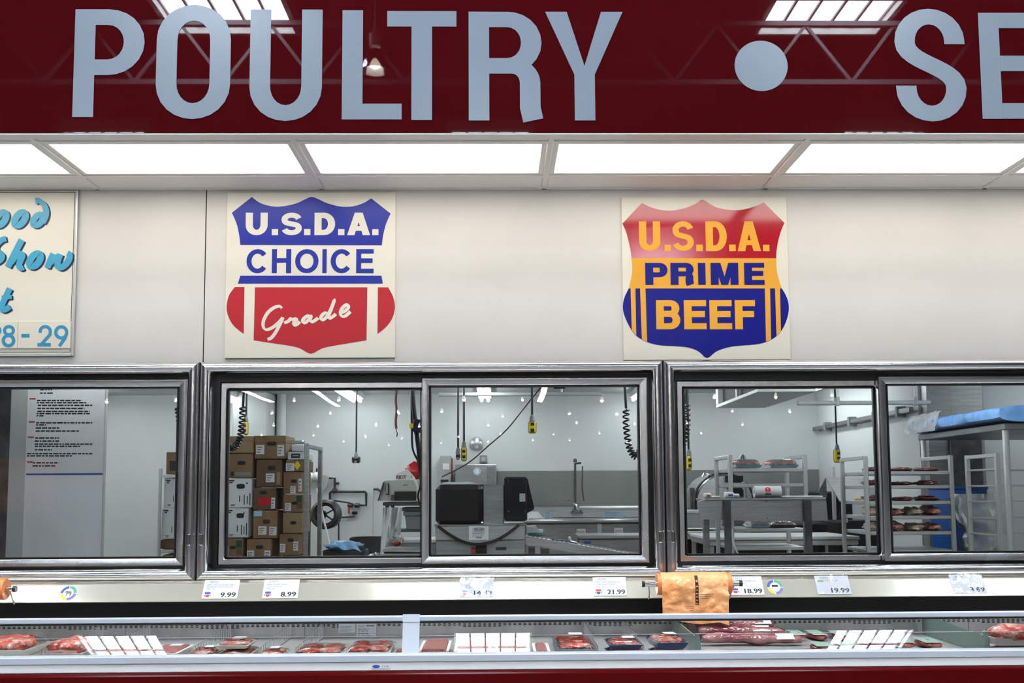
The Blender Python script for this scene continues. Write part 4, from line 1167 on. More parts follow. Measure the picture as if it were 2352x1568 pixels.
# wire dividers
def divider(px, lab, y0=4.62, y1=5.32):
    x = UZ(px, 1488, DZ+.06).x
    t = thing('wire_divider', lab, 'divider', (x, (y0+y1)/2, DZ), 'wire dividers in the case')
    build(MB().tube([(x,y0,DZ+.004),(x,y0,DZ+.055),(x,y1,DZ+.075),(x,y1,DZ+.004)], .0022, 6, closed=True), 'outer_wire', m_alu, t, True)
    n = 16
    for i in range(1, n):
        y = y0+(y1-y0)*i/n
        build(MB().tube([(x,y,DZ+.004),(x,y,DZ+.055+.02*i/n)], .0016, 5), 'upright_wire', m_alu, t)
for px, lab in ((100, 'wire divider between the two roasts at the left'), (222, 'wire divider left of the left glare'), (433, 'wire divider left of the single dark steak pack'), (591, 'wire divider right of the double steak stack'), (676, 'wire divider left of the wide tray of ribs'), (1379, 'wire divider right of the teal tray'), (1488, 'wire divider under the left side of the orange bag')):
    divider(px, lab)
# green acrylic divider stands
for px, lab in ((1585, 'upright green acrylic divider under the orange bag'), (2222, 'upright green acrylic divider near the right edge')):
    x = U(px, 1470, 4.80).x
    t = thing('acrylic_divider', lab, 'divider', (x, 4.9, DZ))
    build(MB().hexa([(x-.003,4.62,DZ+.001),(x+.003,4.62,DZ+.001),(x+.003,5.30,DZ+.001),(x-.003,5.30,DZ+.001),(x-.003,4.66,DZ+.085),(x+.003,4.66,DZ+.085),(x+.003,5.30,DZ+.10),(x-.003,5.30,DZ+.10)]), 'panel', m_greenacryl, t)
    build(MB().hexa([(x-.016,4.605,DZ+.001),(x+.016,4.605,DZ+.001),(x+.016,4.618,DZ+.001),(x-.016,4.618,DZ+.001),(x-.010,4.605,DZ+.105),(x+.006,4.605,DZ+.105),(x+.006,4.618,DZ+.105),(x-.010,4.618,DZ+.105)]), 'front_tab', m_greenacryl, t)

# ================================================================== THE MEAT ROOM BEHIND THE GLASS
RB, RL, RR, RC = 12.0, -6.4, 3.78, 2.76
sbox('floor_meat_room', m_tile, RL, 6.6, 5.62, RB, -.1, 0)
sbox('ceiling_meat_room', m_roomceil, RL, 6.6, 5.60, RB+.1, RC, RC+.1)
sbox('wall_back', m_roomw, RL, RR, RB, RB+.1, 0, RC)
sbox('wall_left', m_roomw, RL-.1, RL, 5.6, RB, 0, RC)
sbox('wall_right', m_roomw, RR, RR+.1, 9.1, RB, 0, RC)
sbox('wall_far_right', m_roomw, 6.6, 6.7, 5.6, 9.1, 0, RC)
wr = sbox('wall_right_return', m_roomw, RR+.1, 6.6, 9.1, 9.25, 0, RC)
wx0 = U(1142, 1085, RB).x
wn = build(MB().rbox(wx0, RR-.004, RB-.012, RB-.001, .10, 1.853, .003), 'trim_1', m_wain); wn['kind'] = 'structure'
def bp(mb, x0, y0, x1, y1, Y, d, b=.003):
    xm, ym = (x0+x1)/2, (y0+y1)/2
    return mb.rbox(U(x0,ym,Y).x, U(x1,ym,Y).x, Y, Y+d, U(xm,y1,Y).z, U(xm,y0,Y).z, b)
def rp(x0, y0, x1, y1, Y):       # pixel rectangle on an upright plane
    xm, ym = (x0+x1)/2, (y0+y1)/2
    return rect(U(x0,ym,Y).x, U(x1,ym,Y).x, U(xm,y1,Y).z, U(xm,y0,Y).z)
def q2(pts, Y): return [(U(x,y,Y).x, U(x,y,Y).z) for x, y in pts]
def prism(mb, pts, Y, d):
    return mb.poly(q2(pts, Y), vplane(Y), 0.0, -d)
def tb(mb, pts, Y, r, n=8): return mb.tube([U(x,y,Y) for x, y in pts], r, n)

# fluorescent fixtures; the ones labelled added are unseen fill lights
for (X, y0, y1, lab) in ((-4.4,6.4,8.8,'nearer tube light over the notice partition'),(-4.6,9.2,11.6,'added unseen tube light behind the notice partition'),(-3.0,9.4,11.8,'tube light over the carton stack'),(-1.60,9.4,11.8,'bright tube light above the hose reel'),(-1.60,6.3,8.6,'nearer tube light over the beige weigh labeller'),
                         (-.13,9.4,11.8,'tube light seen end-on above the band saw'),(1.62,9.4,11.8,'tube light near the right mullion, above the sink'),(1.0,6.3,8.6,'nearer tube light over the conveyor'),(2.9,6.3,8.2,'nearer tube light over the meat racks'),(3.3,9.8,11.6,'tube light behind the cooling unit'),(5.2,6.4,8.8,'added unseen tube light right of the blue slab'),(3.35,5.9,6.7,'added unseen short tube light over the empty rack')):
    t = thing('tube_light', lab, 'ceiling light', (X, (y0+y1)/2, RC-.14), 'meat room tube lights')
    build(MB().rbox(X-.08, X+.08, y0, y1, RC-.075, RC-.001, .008), 'housing', m_white, t)
    for dx in (-.038, .038):
        build(MB().tube([(X+dx,y0+.03,RC-.098),(X+dx,y1-.03,RC-.098)], .019, 8), 'tube', m_tube, t, True)

for (X, lab) in ((-4.9,'added unseen tube light along the window wall above the partition'),(-2.4,'added unseen tube light along the window wall above the cartons'),(.1,'added unseen tube light along the window wall above the saw'),(2.6,'added unseen tube light along the window wall above the meat racks')):  # unseen row added to light the near faces in the room
    t = thing('tube_light', lab, 'ceiling light', (X, 5.95, RC-.14), 'meat room tube lights')
    build(MB().rbox(X-.62, X+.62, 5.87, 6.03, RC-.075, RC-.001, .008), 'housing', m_white, t)
    for dy in (-.038, .038): build(MB().tube([(X-.59,5.95+dy,RC-.098),(X+.59,5.95+dy,RC-.098)], .019, 8), 'tube', m_tube, t, True)

# ---- left window: partition with notice, added dark cabinet
pY = 6.25
pa, pb_ = U(19, 1080, pY).x, U(238, 1080, pY).x
pt = thing('white_partition', 'tall white partition panel carrying a printed notice', 'partition', ((pa+pb_)/2, pY, 0))
build(MB().rbox(pa, pb_, pY, pY+.04, .12, 2.45, .004), 'panel', m_greyl, pt)
build(MB().box(pa, pa+.05, pY-.12, pY+.16, 0, .119).box(pb_-.05, pb_, pY-.12, pY+.16, 0, .119), 'feet', m_alu, pt)
nt_ = thing('printed_notice', 'large white printed notice with red headings and a navy line at its foot', 'notice', ((U(64,980,pY).x+pb_)/2, pY-.003, U(150,1093,pY).z))
na = U(62, 980, pY).x
nz0 = .95
build(MB().box(na, pb_-.004, pY-.004, pY-.001, nz0, 2.40), 'sheet', m_paper, nt_)
mpq = vplane(pY-.004)
build(MB().poly(rp(60,1086.5,236,1090.5,pY-.004), mpq, .0006), 'navy_line', m_blueink, nt_)
bt = MB(); rt_ = MB()
rows = [(92,884,131,''),(92,893,120,''),(92,901,122,''),(85,918,188,''),(85,923,198,''),(87,929,212,''),(86,936,194,''),(86,943,206,''),(84,948,206,''),(84,953,100,''),(83,969,212,''),(83,974,106,''),(82,981,136,''),(82,988,182,''),(81,1004,136,''),(80,1011,136,''),(80,1018,212,''),(80,1023,184,''),(80,1031,120,''),(62,1040,212,''),(62,1045,166,''),(75,1061,135,''),(75,1068,127,'')]
rnd = random.Random(3)
for x0, y, x1, _ in rows:
    x = x0
    while x < x1:
        l_ = rnd.uniform(4, 13); bt.poly(rp(x, y, min(x+l_, x1), y+3.2, pY-.004), mpq, .0006); x += l_+2
for x, y in ((68,884),(68,914),(66,967),(64,1002),(62,1059)): rt_.poly(rp(x, y, x+14, y+3.2, pY-.004), mpq, .0006)
o = build(bt, 'notice_text', m_ink, nt_); o['kind'] = 'stuff'
o = build(rt_, 'notice_headings', m_redink, nt_); o['kind'] = 'stuff'
cb = thing('dark_fill_cabinet', 'dark steel cabinet added to fill the dark area at the far left behind the glass', 'cabinet', (U(-60,1100,6.7).x, 6.7, 0))  # cabinet added to make the far left area dark
c0_, c1_ = U(-190,1100,6.6).x, U(30,1100,6.6).x
build(MB().rbox(c0_, c1_, 6.6, 7.1, .05, 2.35, .006), 'body', m_darksteel, cb)
cm = (c0_+c1_)/2
for a, b in ((c0_+.01, cm-.004), (cm+.004, c1_-.01)):
    dr = build(MB().rbox(a, b, 6.580, 6.598, .10, 2.30, .004), 'door', m_darksteel, cb)
    hx = b-.05 if a == c0_+.01 else a+.05
    build(MB().rbox(hx-.010, hx+.010, 6.555, 6.578, 1.2, 1.38, .004), 'handle', m_chrome, dr)

# ---- cartons
def carton(lab, x0, y0, x1, y1, Y, mat, d=.42, hole=None, labels=(), rot=0.0, group='meat cartons in the stack', marks=None, tape=False):
    xm, ym = (x0+x1)/2, (y0+y1)/2
    X0, X1, Z0, Z1 = U(x0,ym,Y).x+.002, U(x1,ym,Y).x-.002, U(xm,y1,Y).z+.002, U(xm,y0,Y).z-.002
    t = thing('carton', lab, 'box', ((X0+X1)/2, Y+d/2, Z0), group)
    parts = [(MB().rbox(X0, X1, Y, Y+d, Z0, Z1, .006), 'box_body', mat)]
    mpc = vplane(Y); w, h = X1-X0, Z1-Z0
    lid = MB().rbox(X0-.002, X1+.002, Y-.004, Y+d, Z1-h*.30, Z1+.001, .003)
    if mat is not m_cardw and tape: parts.append((lid, 'lid_flap', mat))
    f = -.0045 if tape else 0
    if hole:
        hx, hz = X0+w*hole[0], Z0+h*hole[1]
        parts.append((MB().poly([(hx+w*.155*math.copysign(abs(math.cos(a))**.6, math.cos(a)), hz+h*.085*math.copysign(abs(math.sin(a))**.6, math.sin(a))) for a in [2*PI*i/16 for i in range(16)]], mpc, .0012-f), 'hand_hole', m_black))
    for (u0, v0, u1, v1, mm) in labels:
        parts.append((MB().poly(rect(X0+w*u0, X0+w*u1, Z0+h*v0, Z0+h*v1), mpc, .0012-f), 'shipping_label', mm))
        if mm is m_paper:
            q = MB(); lw, lh = w*(u1-u0), h*(v1-v0)
            for k_ in range(3): q.poly(rect(X0+w*u0+lw*.12, X0+w*u0+lw*(.5+.13*k_), Z0+h*v0+lh*(.18+.26*k_), Z0+h*v0+lh*(.30+.26*k_)), mpc, .0018-f)
            parts.append((q, 'label_print', m_greyink))
    if marks == 'white':
        q = MB()
        q.poly(rect(X0+w*.12, X0+w*.36, Z0+h*.90, Z0+h*.95), mpc, .0012).poly(rect(X0+w*.17, X0+w*.30, Z0+h*.84, Z0+h*.88), mpc, .0012)
        q.poly(rect(X0+w*.80, X0+w*.86, Z0+h*.81, Z0+h*.86), mpc, .0012)
        for u_, a_, b_ in ((.55,.2,.42),(.72,.1,.44),(.83,.12,.40),(.93,.08,.5)): q.poly(rect(X0+w*u_, X0+w*(u_+.035), Z0+h*a_, Z0+h*b_), mpc, .0012)
        q.poly(rect(X0+w*.24, X0+w*.42, Z0+h*.10, Z0+h*.12), mpc, .0012).poly(rect(X0+w*.24, X0+w*.38, Z0+h*.06, Z0+h*.08), mpc, .0012)
        parts.append((q, 'carton_print', m_ink))
    if marks == 'stamp':
        parts.append((MB().poly(rect(X0+w*.18, X0+w*.30, Z0+h*.06, Z0+h*.26), mpc, .0012-f), 'stamp', m_ink))
        parts.append((MB().poly(rect(X0+w*.36, X0+w*.95, Z0+h*.10, Z0+h*.24), mpc, .0012-f), 'printed_band', m_grey))
    if marks == 'green':
        parts.append((MB().poly(rect(X0+w*.66, X0+w*.96, Z0+h*.55, Z0+h*.92), mpc, .0012-f), 'green_mark', M('green_ink', (.012,.06,.03), .6)))
        parts.append((MB().poly(rect(X0+w*.68, X0+w*.96, Z0+h*.20, Z0+h*.52), mpc, .0012-f), 'brown_mark', m_cardd))
    if marks == 'diamond':
        cx, cz, s_ = X0+w*.60, Z0+h*.55, h*.42
        parts.append((MB().poly([(cx-s_*.7,cz),(cx,cz-s_),(cx+s_*.7,cz),(cx,cz+s_)], mpc, .0012-f), 'diamond_label', m_yellow))
    if marks == 'black':
        parts.append((MB().poly(rect(X0+w*.22, X0+w*.76, Z0+h*.20, Z0+h*.78), mpc, .0012-f), 'black_label', m_ink))
        q = MB(); q.poly(rect(X0+w*.30, X0+w*.68, Z0+h*.45, Z0+h*.58), mpc, .0018-f); parts.append((q, 'label_stripe', m_greyl))
    for mb, nm, mt in parts:
        if rot: mb.rot(((X0+X1)/2, Y, Z0), rot, 'Y')
        build(mb, nm, mt, t)
    return t
lab2 = [(.08,.10,.34,.44,m_paper),(.74,.08,.96,.50,m_paper)]
YC = 9.30
carton('plain brown carton on top of the left column, half behind the coiled cord', 517, 1001, 582, 1041, YC, m_cardl, tape=True)
carton('brown carton with a dark stamp and grey band, directly above the white cartons', 519, 1041.5, 580, 1097.5, YC, m_card, hole=(.58,.62), marks='stamp')
carton('upper white carton with black print in the stack', 515, 1098, 578, 1166, YC, m_cardw, hole=(.60,.73), marks='white')
carton('lower white carton with black print in the stack', 513, 1166.5, 570, 1235, YC, m_cardw, hole=(.68,.75), marks='white')
carton('brown carton with a dark green mark at the foot of the left column', 511, 1236, 558, 1283, YC, m_card, hole=(.50,.55), labels=[(.0,.15,.28,.62,m_paper)], marks='green')
carton('bottommost sliver of brown carton under the green-marked one', 511, 1283.5, 556, 1330, YC, m_card)
carton('top brown carton of the middle column with two white labels', 584, 1000, 656.5, 1054, YC+.02, m_card, hole=(.55,.66), labels=[(.06,.20,.32,.60,m_paper),(.74,.12,.96,.60,m_paper)], tape=True)
carton('dark brown carton with a large hand hole, second in the middle column', 588, 1055, 648, 1119, YC+.02, m_cardd, hole=(.60,.70), labels=[(.38,.18,.72,.50,m_paper),(.80,.10,.94,.55,m_cardl)])
carton('dark carton with the red and white label', 581, 1119.5, 634, 1171, YC+.02, m_cardd, hole=(.45,.78), labels=[(.22,.22,.78,.56,m_redp),(.80,.05,.97,.55,m_paper)])
carton('brown carton with a light blue tape patch', 581, 1171.5, 637, 1237, YC+.02, m_card, hole=(.55,.60), labels=[(.02,.80,.36,.98,M('blue_tape', (.35,.58,.80), .5)),(.22,.14,.56,.44,m_paper),(.68,.12,.98,.42,m_paper)], tape=False)
carton('bottom brown carton of the middle column with two labels', 566, 1237.5, 624, 1292, YC+.02, m_card, hole=(.52,.66), labels=[(.02,.12,.30,.52,m_paper),(.72,.08,.96,.52,m_paper)])
carton('bottommost sliver of carton in the middle column', 564, 1292.5, 624, 1330, YC+.02, m_card)
carton('white carton with a black label on top of the right column', 660, 1037, 699, 1056, YC+.05, m_cardw, marks='black')
carton('open white carton behind the black-labelled one', 669, 1020, 698, 1036.5, YC+.20, m_cardw, d=.2)
carton('brown carton with a yellow diamond label', 656, 1056.5, 701, 1083, YC+.05, m_card, labels=[(.0,.05,.45,.75,m_paper)], marks='diamond')
carton('brown carton below the yellow diamond, leaning slightly', 650, 1083.5, 695, 1134, YC+.05, m_card, hole=(.55,.58), labels=[(.38,.02,.66,.35,m_paper),(.80,.10,.97,.70,m_paper)])
carton('brown carton with a colour-printed corner in the right column', 650, 1134.5, 696, 1177, YC+.05, m_card, hole=(.58,.52), labels=[(.10,.08,.40,.52,m_paper)], marks='green')
carton('plain light brown carton with one hand hole in the right column', 649, 1177.5, 694, 1225, YC+.05, m_cardl, hole=(.55,.52))
carton('brown carton with two small labels low in the right column', 641, 1225.5, 687, 1276, YC+.05, m_card, hole=(.58,.72), labels=[(.04,.15,.30,.55,m_paper),(.72,.22,.96,.65,m_paper)])
carton('bottommost sliver of carton in the right column', 643, 1276.5, 686, 1330, YC+.05, m_card, hole=(.5,.8))
zr = U(600, 1330, YC).z
dr_ = thing('dunnage_rack', 'low steel rack carrying the carton stack', 'rack', (-2.4, YC+.3, 0))
xr0, xr1 = U(505,1330,YC).x, U(700,1330,YC).x
build(MB().rbox(xr0, xr1, YC-.02, YC+.50, zr-.05, zr-.004, .004), 'deck', m_brushd, dr_)
for x in (xr0+.04, xr1-.04):
    for y in (YC+.02, YC+.45): build(MB().rbox(x-.02, x+.02, y-.02, y+.02, 0, zr-.051, .003), 'leg', m_brushd, dr_)
# steel frame rack right of the stack
sr = thing('steel_upright_rack', 'grey steel rack frame standing right of the carton stack', 'rack', (U(704,1150,9.24).x, 9.24, 0))
zt_ = U(704, 1018, 9.24).z; ux = U(704,1100,9.24).x
build(MB().rbox(ux-.020, ux+.020, 9.22, 9.26, 0, zt_, .004), 'upright', m_brushd, sr)
build(MB().rbox(ux-.020, ux+.020, 9.93, 9.97, 0, zt_, .004), 'upright', m_brushd, sr)
build(MB().rbox(ux-.018, ux+.018, 9.262, 9.928, zt_-.04, zt_-.003, .004), 'side_beam', m_brushd, sr)
build(MB().rbox(U(658,1012,9.24).x, ux-.021, 9.222, 9.258, zt_-.004, zt_+.026, .004), 'top_beam', m_brushd, sr)
build(MB().rbox(ux-.018, ux+.018, 9.262, 9.928, .5, .54, .004), 'side_beam', m_brushd, sr)
# rack with boxes seen past the left mullion
lk = thing('tubular_rack', 'tubular steel rack with boxes seen beside the left mullion', 'rack', (U(390,1200,9.8).x, 9.9, 0))
x0, x1 = U(366,1200,9.8).x, U(470,1200,9.8).x
z0 = U(370, 1076, 9.8).z; zs1 = U(390, 1090, 9.8).z; zs2 = U(390, 1262, 9.8).z
for x in (x0, x1):
    for y in (9.8, 10.25): build(MB().tube([(x,y,0),(x,y,z0)], .017, 8), 'post', m_alu, lk, True)
for zz in (zs1, zs2, U(390,1318.5,9.8).z): build(MB().rbox(x0+.02, x1-.02, 9.8, 10.25, zz-.03, zz, .004), 'shelf', m_alu, lk)
YC2 = 9.83
carton('small brown carton with a black print on the tubular rack', 381, 1037, 416, 1089, YC2, m_card, d=.3, labels=[(.25,.15,.85,.60,m_ink)], group='boxes on the tubular rack')
carton('upper white carton on the tubular rack', 380, 1163, 416, 1096, YC2, m_cardw, d=.3) if False else carton('upper white carton on the tubular rack', 376, 1098, 416, 1166, YC2, m_cardw, d=.3, marks='white', group='boxes on the tubular rack')
carton('lower white carton on the tubular rack', 370, 1166.5, 414, 1238, YC2, m_cardw, d=.3, marks='white', group='boxes on the tubular rack')
carton('brown carton under the white ones on the tubular rack', 368, 1238.5, 412, 1261, YC2, m_cardd, d=.3, group='boxes on the tubular rack')
carton('lowest brown carton below the shelf of the tubular rack', 373, 1273, 412, 1318, YC2, m_card, d=.3, group='boxes on the tubular rack')

# ---- wall column and ceiling conduit on the left
co = build(MB().rbox(U(541,950,11.7).x, U(622,950,11.7).x, 11.55, 11.999, 0, RC-.001, .02), 'trim_2', M('column_grey', (.50,.52,.52), .5)); co['kind'] = 'structure'
cv = build(MB().tube([(U(645,950,11.9).x,11.93,0),(U(645,950,11.9).x,11.93,RC-.002)], .055, 16), 'trim_3', m_roomw, None, True); cv['kind'] = 'structure'

# ---- hanging cords, coils and pendant outlets
def helix(path, r, turns, n=14):
    pts = [Vector(p) for p in path]; sp = []
    seg = 24
    for i in range(len(pts)-1):
        a = pts[max(i-1,0)]; b = pts[i]; c = pts[i+1]; d = pts[min(i+2,len(pts)-1)]
        for k_ in range(seg):
            t = k_/seg
            sp.append(.5*((2*b)+(-a+c)*t+(2*a-5*b+4*c-d)*t*t+(-a+3*b-3*c+d)*t**3))
    sp.append(pts[-1]); out = []; N = turns*n
    for i in range(N+1):
        f = i/N*(len(sp)-1); j = min(int(f), len(sp)-2); p = sp[j].lerp(sp[j+1], f-j)
        tg = (sp[j+1]-sp[j]).normalized(); u_ = Vector((0,1,0)); u_ = (u_-tg*u_.dot(tg)).normalized(); w_ = tg.cross(u_)
        a = 2*PI*i/n; out.append(p + (u_*math.cos(a)+w_*math.sin(a))*r)
    return out
def coil(lab, straight, path, Y, turns, r=.020):
    top = U(*straight[0], Y)
    t = thing('coiled_cord', lab, 'cord', (top.x, Y, U(*path[-1], Y).z), 'coiled air cords')
    st_ = [Vector((top.x, Y, RC-.002))] + [U(x,y,Y) for x, y in straight]
    build(MB().tube(st_, .009, 8), 'straight_lead', m_blackg, t, True)
    build(MB().tube(helix([U(x,y,Y) for x, y in path], r, turns), .0062, 6), 'coil', m_blackg, t, True)
    return t
coil('black coiled cord in front of the carton stack', [(561,880),(558,934)], [(558,934),(556,975),(550,1010),(536,1027),(522,1022),(518,990)], 7.0, 21)
coil('black coiled cord at the right side of the left window', [(412,880),(409,935)], [(409,935),(413,965),(415,1000),(417,1030)], 7.0, 11)
coil('black coiled cord left of the right mullion', [(1434,875),(1438,938)], [(1438,940),(1439,985),(1446,1028),(1460,1048),(1471,1030),(1473,985)], 7.0, 20)
coil('black coiled cord right of the right mullion', [(1577,880),(1575,928)], [(1577,930),(1578,970),(1574,1005),(1563,1028),(1553,1020)], 7.0, 15)
def pendant(lab, px, yt, x0, y0, x1, y1, Y, col, extra=None):
    top = U(px, yt, Y); c = U((x0+x1)/2, y0, Y)
    t = thing('pendant_outlet', lab, 'outlet', (c.x, Y, U((x0+x1)/2, y1, Y).z), 'pendant outlets')
    build(MB().tube([(c.x, Y+.02, RC-.002), (c.x, Y+.02, c.z+.02), (c.x, Y+.02, c.z-.002)], .0085, 8), 'cord', m_blackg, t, True)
    build(bp(MB(), x0-1.2, y0-1, x1+1.2, y1+1, Y+.006, .035, .012), 'boot', m_blackg, t)
    build(bp(MB(), x0, y0, x1, y1, Y-.028, .032, .010), 'outlet_body', col, t)
    build(MB().lathe([(.022,0),(.018,.03),(.009,.05)], (c.x, Y+.01, c.z+.002), n=12), 'cord_grip', m_grey, t, True)
    dk = MB(); zc = (U((x0+x1)/2,y0,Y).z+U((x0+x1)/2,y1,Y).z)/2
    for s_ in (-1, 1): dk.rbox(c.x-.013, c.x+.013, Y-.0305, Y-.0285, zc+s_*.022-.012, zc+s_*.022+.012, .001)
    build(dk, 'sockets', m_ink if col is not m_blackg else m_grey, t)
    return t
pendant('yellow twin outlet box hanging high in the middle window', 1222, 877, 1214, 968, 1231, 994, 7.5, m_yellow)
pendant('small black outlet box hanging against the white wall above the hose reel', 817, 912, 809, 1049, 826, 1062, 10.8, m_blackg)
pendant('slim yellow outlet hanging above the grey electrical cabinet', 1064, 877, 1060, 1027, 1071, 1058, 8.2, m_yellow)
pendant('small black outlet with a ring beside the slim yellow one', 1053, 905, 1048, 1041, 1056, 1053, 8.6, m_blackg)
pendant('yellow outlet at the left edge of the right window, beside the coil', 1561, 880, 1557, 961, 1567, 985, 7.6, m_yellow)
pendant('yellow outlet low on a cord left of the round mixer bowl', 1582, 880, 1578, 1047, 1588, 1079, 7.9, m_yellow)
pendant('yellow outlet hooked in front of the right white wall', 1921, 886, 1917, 1032, 1930, 1061, 9.6, m_yellow)
pendant('yellow plug hanging behind the left coiled cord', 565, 900, 560, 968, 568, 998, 8.6, m_yellow)
t = thing('cable_bundle', 'thick bundle of black cables running down beside the sash divider', 'cable', (U(985,1290,7.0).x, 7.0, .9))
for pts, r in (([(946,860),(950,930),(958,1000),(965,1060),(972,1120),(979,1200),(988,1292)], .016), ([(944,870),(946,980),(948,1030),(962,1065),(966,1110),(960,1140),(968,1170),(982,1240),(991,1292)], .007), ([(952,990),(962,1030),(960,1062),(968,1100)], .006), ([(968,1085),(982,1110),(984,1150),(978,1180)], .006)):
    sp = spline(pts, 6); q = MB(); q.tube([U(x,y,6.98+.02*(r < .01)) for x, y in sp], r, 8)
    build(q, 'cable', m_blackg, t, True)
build(bp(MB(), 946, 962, 970, 992, 6.93, .05, .01).rot(U(958,977,6.95), .25, 'Y'), 'junction_box', M('navy_box', (.012,.016,.05), .4), t)
build(bp(MB(), 940, 972, 949, 983, 6.92, .02, .004), 'yellow_tab', m_yellow, t)
t = thing('rust_cord', 'thin rust-red cord hanging in the middle window', 'cord', (U(910,1000,8).x, 8, U(910,1000,8).z))
q = MB().tube([(U(910,880,8).x,8,RC-.002)]+[U(910+math.sin(k_)*1.0, 880+k_*8, 8) for k_ in range(1,14)], .010, 7); build(q, 'cord', m_orangecord, t, True)
build(tb(MB(), [(910,984),(913,994),(911,1003)], 8, .006), 'hook', m_chrome, t, True)
t = thing('slack_cable', 'thin grey cable sagging diagonally across the middle window', 'cable', (U(1140,980,9).x, 9, 1.6))
build(MB().tube([(U(1262,868,9).x,9,RC-.002)]+[U(x,y,9) for x, y in spline([(1250,880),(1205,935),(1165,985),(1120,1025),(1075,1063),(1015,1095)], 5)], .006, 6), 'cable', m_darksteel, t, True)
t = thing('conduit_pipe', 'white horizontal pipe under the meat room ceiling in the middle window', 'pipe', (.1, 10.4, 2.5))
zq = U(1200,905,10.4).z
build(MB().tube([(U(1008,897,10.4).x,10.4,zq),(U(1380,889,10.4).x,10.4,zq)], .020, 10), 'pipe', m_roomw, t, True)
for px in (1063, 1290): build(MB().tube([(U(px,890,10.4).x,10.4,zq+.018),(U(px,890,10.4).x,10.4,RC-.002)], .008, 6), 'hanger', m_alu, t)
build(bp(MB(), 1272, 885, 1298, 892, 10.33, .03, .003), 'label_block', m_black, t)

# ---- back wall fittings above the hose reel
YW = 11.985
t = thing('wall_dispenser', 'silver drum dispenser on the white wall', 'dispenser', (U(721,1100,11.85).x, 11.9, U(721,1106,11.85).z))
c = U(721,1095,11.85)
build(MB().lathe([(.062,-.055),(.068,-.04),(.068,.045),(.060,.055)], (c.x,11.88,c.z), n=20), 'drum', m_alu, t, True)
build(MB().rbox(c.x-.03, c.x+.03, 11.94, 11.998, c.z-.02, c.z+.02, .004), 'bracket', m_greyl, t)
build(MB().lathe([(.010,0),(.012,.03),(.004,.05)], (c.x+.03,11.86,c.z+.056), n=8), 'knob', m_blackg, t, True)
t = thing('round_pan', 'grey round-bottomed pan hanging on the white wall', 'pan', (U(740,1120,11.9).x, 11.95, U(740,1126,11.9).z))
build(prism(MB(), spline([(730,1091),(741,1091),(752,1094),(753,1106),(750,1118),(741,1125),(732,1122),(728,1110)], 4, True), 11.90, .05), 'pan_body', m_greyl, t)
build(MB().tube([U(733,1092,11.93), U(735,1086,11.95), (U(737,1088,11.95).x, 11.999, U(737,1086,11.95).z)], .006, 6), 'hook', m_chrome, t)
t = thing('wall_pipework', 'dark water pipes looping on the white wall beside the hose reel', 'pipe', (U(800,1150,YW).x, 11.95, U(800,1190,YW).z))
for pts in ([(758,1148),(758,1132),(760,1129),(838,1129),(841,1132),(841,1160),(820,1160)], [(769,1130),(769,1098),(756,1098)], [(769,1110),(779,1110)]):
    build(tb(MB(), pts, 11.95, .014, 8), 'pipe', M('pipe_dark_%d' % len(pts), (.05,.045,.04), .4, .6), t, True)
for p in ((805,1160),(820,1160),(769,1127)): build(MB().lathe([(.010,-.035),(.028,-.025),(.028,.025),(.010,.035)], U(*p,11.94), (1,0,0), 10), 'valve', m_darksteel, t, True)
build(bp(MB(), 808, 1174, 820, 1181, 11.93, .05, .004), 'trap', m_blackg, t)
build(bp(MB(), 799, 1164, 803, 1178, 11.92, .03, .003), 'red_tag', m_redink, t)
build(tb(MB(), [(814,1178),(814,1186),(782,1188),(778,1188),(778,1240)], 11.95, .010, 6), 'drain_pipe', m_darksteel, t, True)
build(tb(MB(), [(858,1123),(868,1123),(874,1128)], 11.95, .014, 8), 'stub_pipe', m_darksteel, t, True)
build(tb(MB(), [(858,1123),(857,1165),(856,1240)], 11.97, .004, 5), 'thin_line', m_greyl, t, True)
# hose reel
c = U(748, 1181, 10.6); R_ = .148
t = thing('hose_reel', 'dark wheel-shaped hose reel with spokes on a side arm', 'hose reel', (c.x, 10.6, c.z-R_))
for y in (10.56, 10.70): build(MB().tube([(c.x+R_*.82*math.cos(2*PI*i/28), y, c.z+R_*.82*math.sin(2*PI*i/28)) for i in range(28)], .032, 8, closed=True), 'rim', m_darksteel, t, True)
build(MB().lathe([(R_*.62,0),(R_*.80,0),(R_*.80,.12),(R_*.62,.12),(R_*.62,0)], (c.x,10.57,c.z), (0,1,0), 28, caps=False), 'hose_winding', m_blackg, t, True)
for a in (.5, 2.0, 3.6, 4.7, 5.7): build(MB().bar((c.x,10.535,c.z), (c.x+R_*.72*math.cos(a),10.535,c.z+R_*.72*math.sin(a)), .014), 'spoke', m_blackg, t)
build(MB().lathe([(.028,0),(.028,.03),(.02,.04)], (c.x,10.50,c.z), (0,1,0), 12), 'hub', m_blackg, t, True)
build(MB().bar((c.x-.02,10.72,c.z), (U(706,1187,10.72).x,10.72,c.z-.02), .05, .07), 'side_arm', m_darksteel, t)
ax = U(706,1187,10.72).x
build(MB().rbox(ax-.03, ax+.03, 10.70, 10.76, 0, c.z+.05, .004), 'post', m_darksteel, t)
build(tb(MB(), [(708,1174),(713,1178),(713,1195),(708,1206)], 10.6, .012), 'guide_loop', m_blackg, t, True)
build(tb(MB(), [(748,1149),(775,1150),(800,1154),(812,1158)], 10.9, .009), 'feed_hose', m_blackg, t, True)
t = thing('squeegee', 'white-handled squeegee leaning past the hose reel', 'cleaning tool', (U(790,1400,10.2).x, 10.2, 0))
a = U(727,1122,10.45); b = U(757,1250,10.25); b = a + (b-a)*((a.z-.03)/(a.z-b.z))
build(MB().tube([a, b], .010, 8), 'handle', m_white, t, True)
build(MB().bar(b+Vector((-.08,0,-.004)), b+Vector((.08,0,-.004)), .02, .03), 'head', m_white, t)
